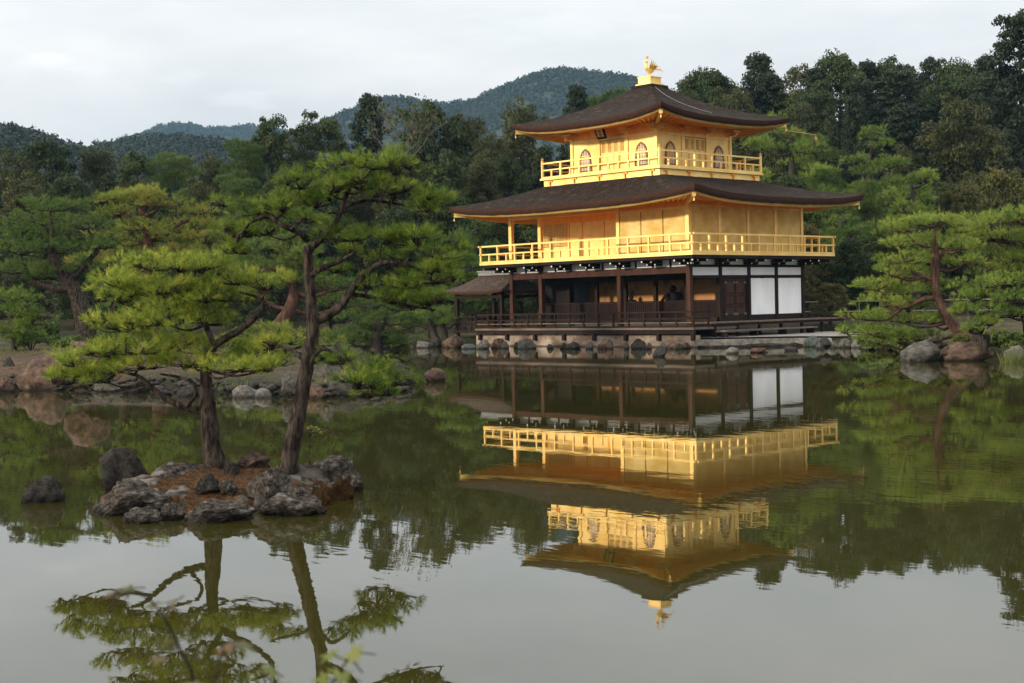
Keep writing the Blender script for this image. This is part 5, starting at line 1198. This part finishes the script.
# skyline, tree by tree (view x, top y, distance, width, kind)
SKY = [
 ('olive', 8, 146, 104, 58, 'brownish olive tree at the left edge of the photo below the near dark hill'),
 ('broad', 45, 138, 108, 62, 'dark rounded tree on the left skyline, next to the left edge one'),
 ('olive', 98, 139, 110, 46, 'olive brown tree on the left skyline, knobbly crowned'),
 ('broad', 136, 148, 114, 44, 'dark green tree on the left skyline right of the knobbly olive one'),
 ('pine', 170, 148, 112, 62, 'broad pine on the left skyline under the far blue hill'),
 ('olive', 212, 150, 118, 40, 'reddish olive tree dipping low in the left skyline'),
 ('pine', 244, 134, 112, 60, 'spreading pine left of the two dark pointed trees on the skyline'),
 ('broad', 270, 113, 116, 50, 'dark pointed tree on the skyline, left of a matching pair'),
 ('broad', 317, 110, 118, 42, 'dark pointed tree on the skyline, right of a matching pair'),
 ('conifer', 369, 91, 116, 52, 'tall dark conifer on the skyline above the crown of the tall islet pine'),
 ('bare', 404, 86, 104, 66, 'half bare tree with pale grey limbs and a thin top on the skyline'),
 ('broad', 432, 97, 112, 54, 'dense dark tree on the skyline right of the half bare tree'),
 ('olive', 462, 112, 114, 50, 'sloping dull green tree right of the dense dark one under the mountain'),
 ('olive', 490, 126, 106, 42, 'dull green tree in the dip of the skyline left of the top roof'),
 ('olive', 521, 94, 118, 44, 'tree with yellowish bare top left of the top roof below the mountain'),
 ('conifer', 577, 82, 122, 44, 'dark conifer above the left slope of the top roof'),
 ('pine', 610, 84, 124, 40, 'pine peeping over the left slope of the top roof near the crown'),
 ('olive', 680, 80, 128, 30, 'thin olive tree just right of the roof crown'),
 ('broad', 704, 63, 132, 44, 'dark rounded tree on the skyline, nearest right of the phoenix'),
 ('olive', 735, 84, 122, 40, 'yellowish loose tree between the first two dark skyline trees right of the phoenix'),
 ('conifer', 759, 51, 136, 56, 'broad shouldered dark conifer on the skyline, second big one right of the phoenix'),
 ('olive', 795, 62, 134, 46, 'dull green tree on the skyline between two dark conifers right of the phoenix'),
 ('conifer', 815, 66, 130, 40, 'lower dark conifer left of the highest peak of the right skyline'),
 ('broad', 840, 48, 138, 60, 'highest dense tree in the middle of the right skyline'),
 ('conifer', 868, 58, 140, 44, 'dark conifer right of the highest dense tree on the right skyline'),
 ('broad', 897, 54, 140, 46, 'dark full crowned tree on the right skyline between two conifers'),
 ('conifer', 932, 55, 142, 46, 'dark conifer on the right skyline above the rounded olive tree'),
 ('broad', 958, 57, 140, 40, 'dark leafy tree on the right skyline, third from the right edge'),
 ('conifer', 984, 53, 140, 44, 'dark conifer on the right skyline beside the towering one at the edge'),
 ('conifer', 1020, 8, 112, 84, 'towering dark conifer at the right edge of the photo'),
 ('olive', 962, 92, 104, 72, 'rounded olive tree standing out before the dark conifers at the right'),
]
for a in SKY: tree(*a[:4], a[4]*(1.45 if a[1] > 690 else 1.2), a[5], 'trees on the skyline')
# fill rows of the wood behind them: steep, crowded, each tree named by its place in the row
def row(kinds, xs, ys, d, w, what, group):
    words = ['first', 'second', 'third', 'fourth', 'fifth', 'sixth', 'seventh', 'eighth', 'ninth', 'tenth', 'eleventh', 'twelfth', 'thirteenth', 'fourteenth', 'fifteenth', 'sixteenth', 'seventeenth', 'eighteenth']
    for i, x in enumerate(xs):
        k = kinds[i % len(kinds)]
        adj = {'broad': 'dark green broadleaf tree', 'olive': 'dull olive broadleaf tree', 'conifer': 'dark conifer', 'pine': 'green loose crowned pine', 'maple': 'low yellow orange maple'}[k]
        y = np.interp(x, *zip(*ys))+TR.uniform(-7, 7)
        tree(k, x+TR.uniform(-6, 6), y, d+TR.uniform(-4, 4), w*TR.uniform(.85, 1.2), f'{adj}, {words[i]} from left in {what}', group)
row(['broad', 'olive', 'broad', 'conifer', 'broad', 'olive', 'pine', 'olive', 'broad'], np.linspace(-20, 330, 9), [(-20, 172), (100, 172), (200, 178), (330, 160)], 98, 58, 'the second row of the left wood', 'wood behind the left bank')
row(['broad', 'broad', 'olive', 'broad', 'broad', 'olive', 'broad', 'broad'], np.linspace(-25, 330, 8), [(-25, 205), (330, 215)], 88, 60, 'the front row of the left wood', 'wood behind the left bank')
row(['broad', 'olive', 'broad', 'broad', 'broad', 'broad', 'olive', 'broad'], np.linspace(-25, 330, 8), [(-25, 250), (330, 262)], 79, 58, 'the low understorey row of the left wood', 'wood behind the left bank')
row(['broad', 'olive', 'olive', 'broad', 'olive', 'broad', 'conifer'], np.linspace(345, 545, 7), [(345, 150), (420, 150), (545, 150)], 101, 52, 'the second row of the middle wood', 'wood left of the pavilion')
row(['broad', 'broad', 'olive', 'broad', 'broad'], np.linspace(350, 540, 5), [(350, 205), (540, 200)], 95, 54, 'the front row of the middle wood', 'wood left of the pavilion')
row(['broad', 'broad', 'broad', 'broad', 'broad'], np.linspace(355, 545, 5), [(350, 258), (545, 255)], 91, 54, 'the low row of the middle wood', 'wood left of the pavilion')
row(['conifer', 'broad', 'conifer', 'broad'], np.linspace(575, 690, 4), [(575, 135), (690, 110)], 112, 54, 'the wood hidden behind the pavilion roofs', 'wood behind the pavilion')
row(['olive', 'conifer', 'olive', 'conifer', 'conifer', 'conifer', 'conifer', 'conifer'], np.linspace(705, 1050, 8), [(705, 108), (800, 98), (900, 100), (1050, 80)], 122, 60, 'the second row of the right wood', 'wood on the right slope')
row(['broad', 'conifer', 'broad', 'conifer', 'conifer', 'broad', 'conifer', 'conifer'], np.linspace(715, 1040, 8), [(700, 84), (760, 74), (900, 74), (1040, 60)], 131, 78, 'the row just under the right skyline', 'wood on the right slope')
row(['pine', 'olive', 'pine', 'conifer', 'olive', 'broad', 'conifer', 'broad'], np.linspace(715, 1055, 8), [(715, 120), (800, 132), (900, 138), (1055, 130)], 110, 58, 'the third row of the right wood', 'wood on the right slope')
row(['broad', 'pine', 'pine', 'pine', 'broad', 'olive', 'maple', 'olive'], np.linspace(790, 1055, 8), [(790, 175), (900, 172), (1055, 178)], 93, 56, 'the front row of the right wood', 'wood on the right slope')
row(['broad', 'broad', 'broad', 'broad', 'olive', 'broad', 'broad'], np.linspace(810, 1060, 7), [(810, 235), (1060, 225)], 84, 56, 'the low understorey row of the right wood', 'wood on the right slope')
tree('maple', 806, 222, 82, 34, 'small maple with orange red leaves behind the right end of the golden rail', None)
tree('maple', 965, 180, 80, 60, 'yellowish maple above the broad pine at the right edge', None)
tree('maple', 830, 282, 74, 46, 'low yellow green maple beside the bamboo fence right of the pavilion', None)
tree('maple', 1002, 165, 84, 52, 'rust tinted maple at the right edge above the broad pine', None)

# ------------------------------------------------------------------ shrubs, reeds
def shrub(x, yt, yb, w, d, label, mt='leaf_shrub', leaf=.05, k=620, seed=1, group='shrubs of the garden'):
    rg = np.random.default_rng(seed); rr = random.Random(seed); s = d/FPX
    b = P(x, yb, d); H = (yb-yt)*s; Rr = w/2*s
    root = empty('shrub', b, label, 'shrub', group); V = []; mb = MB()
    for i in range(9):
        a = i*2.4; q = rr.uniform(.15, .8); rad = Rr*.62*rr.uniform(.2, 1)
        c = (math.cos(a)*rad, math.sin(a)*rad, H*q); V.append(lobe_leaves(c, Rr*rr.uniform(.35, .5), k, min(1, H/Rr*.8), leaf, leaf*.6, rg))
        mb.tube([(0, 0, -.15), (c[0]*.5, c[1]*.5, c[2]*.4), c], [.03, .02, .008], 5)
    mb.build('stem', M['bark_dark'], root, True, fix=False)
    V = np.concatenate(V); link('foliage', raw('foliage', V, np.arange(len(V)).reshape(-1, 4), 4), M[mt], root)
SH = [
 (52, 322, 348, 26, 54, 'round light green shrub left of the thick pine trunk on the left bank'),
 (30, 328, 352, 34, 50, 'low shrub in front of the bushy pine at the left edge'),
 (70, 337, 350, 40, 52, 'flat mossy cushion shrub at the foot of the thick pine trunk'),
 (112, 330, 352, 30, 56, 'grey green shrub right of the thick pine trunk'),
 (225, 352, 372, 26, 44, 'low green shrub behind the left islet pine'),
 (258, 370, 386, 40, 38.5, 'flat bright shrub hanging over the pale slab on the left bank'),
 (240, 352, 374, 36, 42, 'green shrub on the bank between the two islet trunks'),
 (322, 352, 370, 40, 44, 'dark green shrub on the bank just right of the tall islet trunk'),
 (392, 340, 356, 44, 72, 'low dark shrub on the inlet shore beneath the bushy pine'),
 (340, 335, 350, 40, 70, 'low green shrub at the back of the inlet'),
 (424, 333, 344, 30, 82, 'yellow green shrub behind the far shore rocks'),
 (888, 338, 350, 52, 56, 'low green shrub spilling over the rocks under the spreading pine'),
 (872, 333, 351, 34, 57, 'dark green shrub at the waterline just right of the grey terrace rocks'),
 (905, 334, 352, 40, 52, 'dark green shrub left of and behind the large light grey boulder'),
 (958, 336, 350, 22, 47, 'bright green grass like shrub between the two large boulders'),
 (1012, 332, 350, 40, 47, 'dark mossy shrub behind the white rock at the right edge'),
 (985, 338, 352, 30, 48, 'brownish shrub behind the long low boulder'),
]
for i, a in enumerate(SH): shrub(*a, mt=('grass' if 'grass like' in a[5] else 'leaf_shrub'), leaf=.0017*a[4], seed=400+i)
rg = np.random.default_rng(9)
def reed(x, y, d, n, h, w, label, rad):
    c = P(x, y, d); rr_ = rad*np.sqrt(rg.uniform(0, 1, n)); a = rg.uniform(0, 6.28, n)
    p = np.stack([rr_*np.cos(a), rr_*np.sin(a), np.full(n, -.1)], 1); V, F = blades(p, h, w, rg, .35)
    o = link('reed_clump', raw('reed_clump', V, F, 3), M['grass']); o.location = tuple(c); tag(o, label, 'reeds', 'reed clumps')
reed(1014, 364, 44, 260, .62, .02, 'bright green reed clump at the right edge in front of the white rock', .4)
reed(953, 356, 46.5, 160, .45, .02, 'small green reed clump in the gap between the two large boulders', .22)
reed(420, 346, 77, 160, .6, .03, 'reed clump on the far shore left of the rocks', .6)
# leaf litter and moss tufts on the banks: nobody could count them
pts = []
while len(pts) < 16000:
    x, y = rg.uniform(-12, 34), rg.uniform(-46, 6); s = float(pond_sd(np.array([x]), np.array([y]))[0]) if len(pts) < 0 else None
    pts.append((x, y))
pts = np.array(pts); s_ = pond_sd(pts[:, 0], pts[:, 1]); nz = vnoise(pts[:, 0], pts[:, 1], .35, 5)
on = (s_ > .12) & (nz > .02) & ~((np.abs(pts[:, 0]-2.5) < 11.5) & (np.abs(pts[:, 1]) < 6.5)); pts = pts[on]
pts = np.repeat(pts, 4, 0)+rg.normal(0, .12, (len(pts)*4, 2)); z = height(pts[:, 0], pts[:, 1], True)
V, F = blades(np.column_stack([pts, z-.02]), .12, .028, rg, .6)
tag(link('bank_grass', raw('bank_grass', V, F, 3), M['grass']), kind='stuff')

# pebbly edge of the left bank
tp_ = rock_mesh(991, 2, 6, .15); co = np.empty(len(tp_.vertices)*3); tp_.vertices.foreach_get('co', co); co = co.reshape(-1, 3)
fc = np.empty(len(tp_.polygons)*3, np.int32); tp_.polygons.foreach_get('vertices', fc); fc = fc.reshape(-1, 3); bpy.data.meshes.remove(tp_)
seg = np.array([(8.0, -38.6), (9.2, -37.9), (12.2, -36.2), (17.7, -36.0), (20.5, -35.2), (20.2, -32.6), (16.8, -30.7)]); VV = []; FF = []; nv = 0
for i in range(900):
    k = min(5, int(rg.uniform(0, 6))); q = rg.uniform(); p = seg[k]*(1-q)+seg[k+1]*q+rg.normal(0, .28, 2); z = gz(p[0], p[1])
    if z < -.12 or z > .55: continue
    sz = rg.uniform(.03, .13)*rg.uniform(.6, 1.3); a = rg.uniform(0, 6.28); ca, sa = math.cos(a), math.sin(a); t_ = co*np.array([sz*rg.uniform(.8, 1.5), sz, sz*.6])
    VV.append(np.stack([t_[:, 0]*ca-t_[:, 1]*sa, t_[:, 0]*sa+t_[:, 1]*ca, t_[:, 2]], 1)+np.array([p[0], p[1], z+sz*.2])); FF.append(fc+nv); nv += len(co)
tag(link('shore_pebbles', raw('shore_pebbles', np.concatenate(VV), np.concatenate(FF), 3), M['rock_dark']), kind='stuff')

# ------------------------------------------------------------------ fence, visitors
a, b = P(800, 317, 80), P(1040, 313, 70); a[2] = gz(a[0], a[1]); b[2] = gz(b[0], b[1])
fn = empty('fence', a, 'pale two railed bamboo fence along the path right of the pavilion', 'fence'); A, B = Vector((0, 0, 0)), Vector(b-a)
for z, nm in ((.98, 'rail'), (.45, 'rail')):
    MB().tube([A+(B-A)*t+Vector((0, 0, z)) for t in np.linspace(0, 1, 9)], [.026]*9, 8).build(nm, M['fence'], fn, True, fix=False)
n = 12
for i in range(n):
    q = A+(B-A)*(i/(n-1)); MB().lathe((q.x, q.y, q.z-.2), [(.024, 0), (.024, 1.1), (.01, 1.12)], 8).build('post', M['fence'], fn)

def skin(name, J, E_, mt, parent=None, sub=2):
    me = bpy.data.meshes.new(name); me.from_pydata([j[:3] for j in J], E_, []); o = link(name, me, mt, parent)
    md = o.modifiers.new('Skin', 'SKIN'); md.use_smooth_shade = True
    for v, j in zip(me.skin_vertices[0].data, J): v.radius = (j[3], j[4] if len(j) > 4 else j[3])
    me.skin_vertices[0].data[0].use_root = True
    sb = o.modifiers.new('Sub', 'SUBSURF'); sb.levels = sb.render_levels = sub
    return o
M['skin'] = mat('skin', (.50, .31, .22), (.56, .36, .26), .55, 0, 20)
M['hair'] = mat('black_hair', (.012, .010, .009), (.02, .016, .014), .5, 0, 30)
M['shirt_white'] = mat('white_shirt', (.72, .72, .72), (.78, .78, .78), .85, 0, 12, bump=.004)
M['shirt_dark'] = mat('dark_jacket', (.035, .03, .04), (.06, .05, .06), .85, 0, 12, bump=.004)
M['jeans'] = mat('blue_grey_trousers', (.05, .06, .09), (.08, .09, .12), .9, 0, 20, bump=.003)
def person(p, h, rz, shirt, label, bend=0):
    root = empty('person', p, label, 'person', 'visitors on the path', rz); k = h/1.7
    S = lambda L: [tuple(c*k for c in j) for j in L]
    J = S([(0, 0, .95, .13, .10), (0, 0, 1.15, .115, .085), (0, -.01, 1.34, .145, .09), (0, 0, 1.45, .06, .06), (0, -.02, 1.54, .065, .075), (0, -.02, 1.63, .07, .085), (0, -.01, 1.68, .045, .05)])
    J += S([(s*x, y, z, r) for s in (-1, 1) for x, y, z, r in ((.17, 0, 1.40, .055), (.22, .01, 1.13, .042), (.21, -.10, .92, .032), (.205, -.15, .84, .038))])
    J += S([(s*x, y, z, r) for s in (-1, 1) for x, y, z, r in ((.09, 0, .88, .085), (.10, -.01, .50, .06), (.10, .02, .10, .042), (.11, -.12, .035, .035))])
    E_ = [(0, 1), (1, 2), (2, 3), (3, 4), (4, 5), (5, 6), (2, 7), (7, 8), (8, 9), (9, 10), (2, 11), (11, 12), (12, 13), (13, 14), (0, 15), (15, 16), (16, 17), (17, 18), (0, 19), (19, 20), (20, 21), (21, 22)]
    skin('body', J, E_, M['skin'], root)
    T = S([(0, 0, .93, .155, .125), (0, 0, 1.15, .14, .108), (0, -.01, 1.34, .168, .112), (0, 0, 1.43, .075, .075), (.175, 0, 1.40, .075), (.225, .01, 1.12, .06), (-.175, 0, 1.40, .075), (-.225, .01, 1.12, .06)])
    skin('shirt', T, [(0, 1), (1, 2), (2, 3), (2, 4), (4, 5), (2, 6), (6, 7)], shirt, root)
    Q = S([(0, 0, .95, .145, .115), (.095, 0, .85, .10), (.10, -.01, .5, .075), (.10, .02, .10, .062), (-.095, 0, .85, .10), (-.10, -.01, .5, .075), (-.10, .02, .10, .062)])
    skin('trousers', Q, [(0, 1), (1, 2), (2, 3), (0, 4), (4, 5), (5, 6)], M['jeans'], root)
    mb = MB(); mb.lathe((0, .015*k, 1.60*k), [(.095*k, 0), (.105*k, .05*k), (.09*k, .10*k), (.05*k, .135*k), (.005, .142*k)], 12); mb.build('hair', M['hair'], root, True)
q = P(841, 300, 84); person((q[0], q[1], gz(q[0], q[1])), 1.62, 2.2, M['shirt_white'], 'person in a white shirt walking behind the bamboo fence')
q = P(853, 300, 85.5); person((q[0], q[1], gz(q[0], q[1])), 1.74, 2.5, M['shirt_dark'], 'person in dark clothes with black hair behind the bamboo fence')

# ------------------------------------------------------------------ maple twigs at the near shore
M['maple_green'] = leafmat('maple_leaf_green', [(.10, .13, .03), (.18, .20, .04), (.24, .24, .06)], trans=.45, nscale=6)
M['maple_red'] = leafmat('maple_leaf_turning', [(.07, .085, .03), (.12, .115, .04), (.20, .08, .035)], trans=.45, nscale=6)
def maple_twig(base, stems, mt, label, seed):
    rr = random.Random(seed); rg = np.random.default_rng(seed); root = empty('maple_sapling', base, label, 'maple sapling', 'maple saplings at the near shore'); mb = MB(); LV = MB(); o = Vector(base)
    for st in stems:
        p = [Vector(P(x, y, d))-o for x, y, d in st]; p = [Vector((0, 0, -.1)), (p[0]*.6)]+p
        c = crv([(*q, .0035*(1-.75*i/len(p))) for i, q in enumerate(p)], 5); mb.tube([q[:3] for q in c], [q[3] for q in c], 6)
        for x, y, d in st[1:]:
            for _ in range(3):
                q = Vector(P(x+rr.gauss(0, 9), y+rr.gauss(0, 6), d+rr.gauss(0, .03)))-o
                n = Vector((rr.gauss(0, .5), rr.gauss(0, .5), 1)).normalized(); u = n.orthogonal().normalized(); u = Matrix.Rotation(rr.uniform(0, 6.28), 3, n) @ u; w = n.cross(u)
                s = rr.uniform(.018, .030); pt = []
                for a, r in ((-90, .15), (-62, .5), (-48, .3), (-20, .82), (2, .38), (28, .95), (58, .42), (90, 1.1), (122, .42), (152, .95), (178, .38), (200, .82), (228, .3), (242, .5)):
                    pt.append(q+(u*math.cos(R(a))+w*math.sin(R(a)))*r*s-n*r*r*s*.15)
                LV.add(pt, [tuple(range(len(pt)))])
                mb.tube([q-w*.15*s, q-w*s-n*.01], [.0012, .0012], 4)
    mb.build('stem', M['bark_pine'], root, True, fix=False); LV.build('leaves', M[mt], root, fix=False)
b1 = P(190, 1500, 2.1); b1[2] = .25; b2 = P(330, 1550, 2.0); b2[2] = .25
maple_twig(b1, [[(196, 720, 2.15), (180, 650, 2.2), (150, 600, 2.25), (118, 592, 2.3)], [(205, 730, 2.1), (212, 690, 2.1), (224, 645, 2.15)]], 'maple_red', 'maple sapling with dull reddish leaves blurred in the foreground below the left pine reflection', 5)
maple_twig(b2, [[(300, 740, 2.05), (278, 690, 2.05), (262, 672, 2.1)], [(320, 735, 2.0), (335, 680, 2.05), (352, 655, 2.1)]], 'maple_green', 'maple sapling with yellow green leaves blurred at the bottom edge of the photo', 8)

# ------------------------------------------------------------------ wooded hills
def hill(name, ridge, d, depth, label_seed, lump, count, leaf, step=40):
    """ridge given as view x, top y at distance d; slopes run down towards and away from the garden"""
    rx = np.array(ridge, float); xs = np.linspace(rx[0, 0], rx[-1, 0], 90); ys = np.interp(xs, rx[:, 0], rx[:, 1])
    sm = np.convolve(np.pad(ys, 3, 'edge'), np.ones(7)/7, 'valid'); ys = .5*ys+.5*sm
    f2 = np.array([FW[0], FW[1], 0]); nb = 18; V = np.zeros((2*nb+1, len(xs), 3)); top = np.array([P(x, y, d) for x, y in zip(xs, ys)]); top[:, 2] -= lump*1.45
    for j in range(2*nb+1):
        q = (j-nb)/nb; fall = (1-abs(q))**1.15
        V[j] = top+f2*q*depth*(1 if q < 0 else .7); V[j, :, 2] = top[:, 2]*fall
        if abs(q) < 1: V[j, :, 2] += vnoise(V[j, :, 0], V[j, :, 1], 1/(depth*.16), label_seed)*top[:, 2]*.12*min(1, abs(q)*4)
        else: V[j, :, 2] = -5
    n = len(xs); ii = np.arange((2*nb+1)*n).reshape(-1, n); Fq = np.stack([ii[:-1, :-1], ii[:-1, 1:], ii[1:, 1:], ii[1:, :-1]], -1).reshape(-1, 4)
    me = raw(name, V.reshape(-1, 3), Fq, 4); me.polygons.foreach_set('use_smooth', [True]*len(Fq)); tag(link(name, me, M['hill']), kind='structure')
    rg = np.random.default_rng(label_seed); u = rg.uniform(0, n-1.01, count); v = nb-(nb*rg.uniform(0, 1, count)**1.6*.85)+rg.uniform(0, .5, count)
    v[:count//4] = nb+rg.uniform(-.5, .4, count//4)
    i, j = u.astype(int), np.clip(v.astype(int), 0, 2*nb-1); fu, fv = (u-i)[:, None], np.clip(v-j, 0, 1)[:, None]
    C = (V[j, i]*(1-fu)+V[j, i+1]*fu)*(1-fv)+(V[j+1, i]*(1-fu)+V[j+1, i+1]*fu)*fv
    out = []
    tm = [lobe_leaves((0, 0, 0), 1, 60, 1.0, leaf, leaf, rg) for _ in range(6)]
    for c in C:
        s = lump*rg.uniform(.55, 1.15); a = rg.uniform(0, 6.28); ca, sa = math.cos(a)*s, math.sin(a)*s; z = rg.uniform(.9, 1.7)
        t = tm[rg.integers(6)]; out.append(np.stack([t[:, 0]*ca-t[:, 1]*sa, t[:, 0]*sa+t[:, 1]*ca, t[:, 2]*s*z], 1)+c+np.array([0, 0, s*.35]))
    W_ = np.concatenate(out); tag(link('hill_forest', raw('hill_forest', W_, np.arange(len(W_)).reshape(-1, 4), 4), M['leaf_far']), kind='stuff')
hill('mountain', [(220, 150), (300, 132), (328, 118), (350, 108), (382, 95), (412, 97), (440, 104), (455, 101), (475, 99), (494, 88), (519, 78), (540, 69), (560, 66), (590, 70), (633, 75), (665, 90), (720, 118), (800, 150)], 1250, 520, 3, 3.2, 9000, .26)
hill('near_hill', [(-160, 103), (-60, 115), (0, 125), (12, 123), (30, 128), (48, 134), (66, 141), (84, 146), (120, 156), (180, 172)], 430, 180, 5, 1.8, 3800, .22)
hill('dark_hill', [(30, 172), (70, 153), (104, 143), (128, 136), (150, 134), (172, 133), (200, 135), (225, 139), (260, 145), (330, 162), (420, 190)], 620, 240, 7, 2.2, 4800, .22)
hill('far_hill', [(90, 150), (130, 137), (150, 128), (165, 123), (178, 121), (195, 124), (208, 127), (222, 126), (236, 124.5), (252, 124), (280, 128), (330, 140)], 1900, 500, 9, 4.2, 3000, .25)

# ------------------------------------------------------------------ air
hz = MB().box(-2900, 700, -500, 2900, -6.5, 272).build('haze', None); hz.rotation_euler = (0, 0, 0)
m = bpy.data.materials.new('haze'); m.use_nodes = True; t = m.node_tree; t.nodes.clear(); o = N(t, 'ShaderNodeOutputMaterial')
v = N(t, 'ShaderNodeVolumePrincipled'); v.inputs['Color'].default_value = (.40, .70, 1, 1); v.inputs['Density'].default_value = .0001; v.inputs['Anisotropy'].default_value = .0
t.links.new(v.outputs[0], o.inputs['Volume'])
hz.data.materials.append(m); tag(hz, kind='stuff')
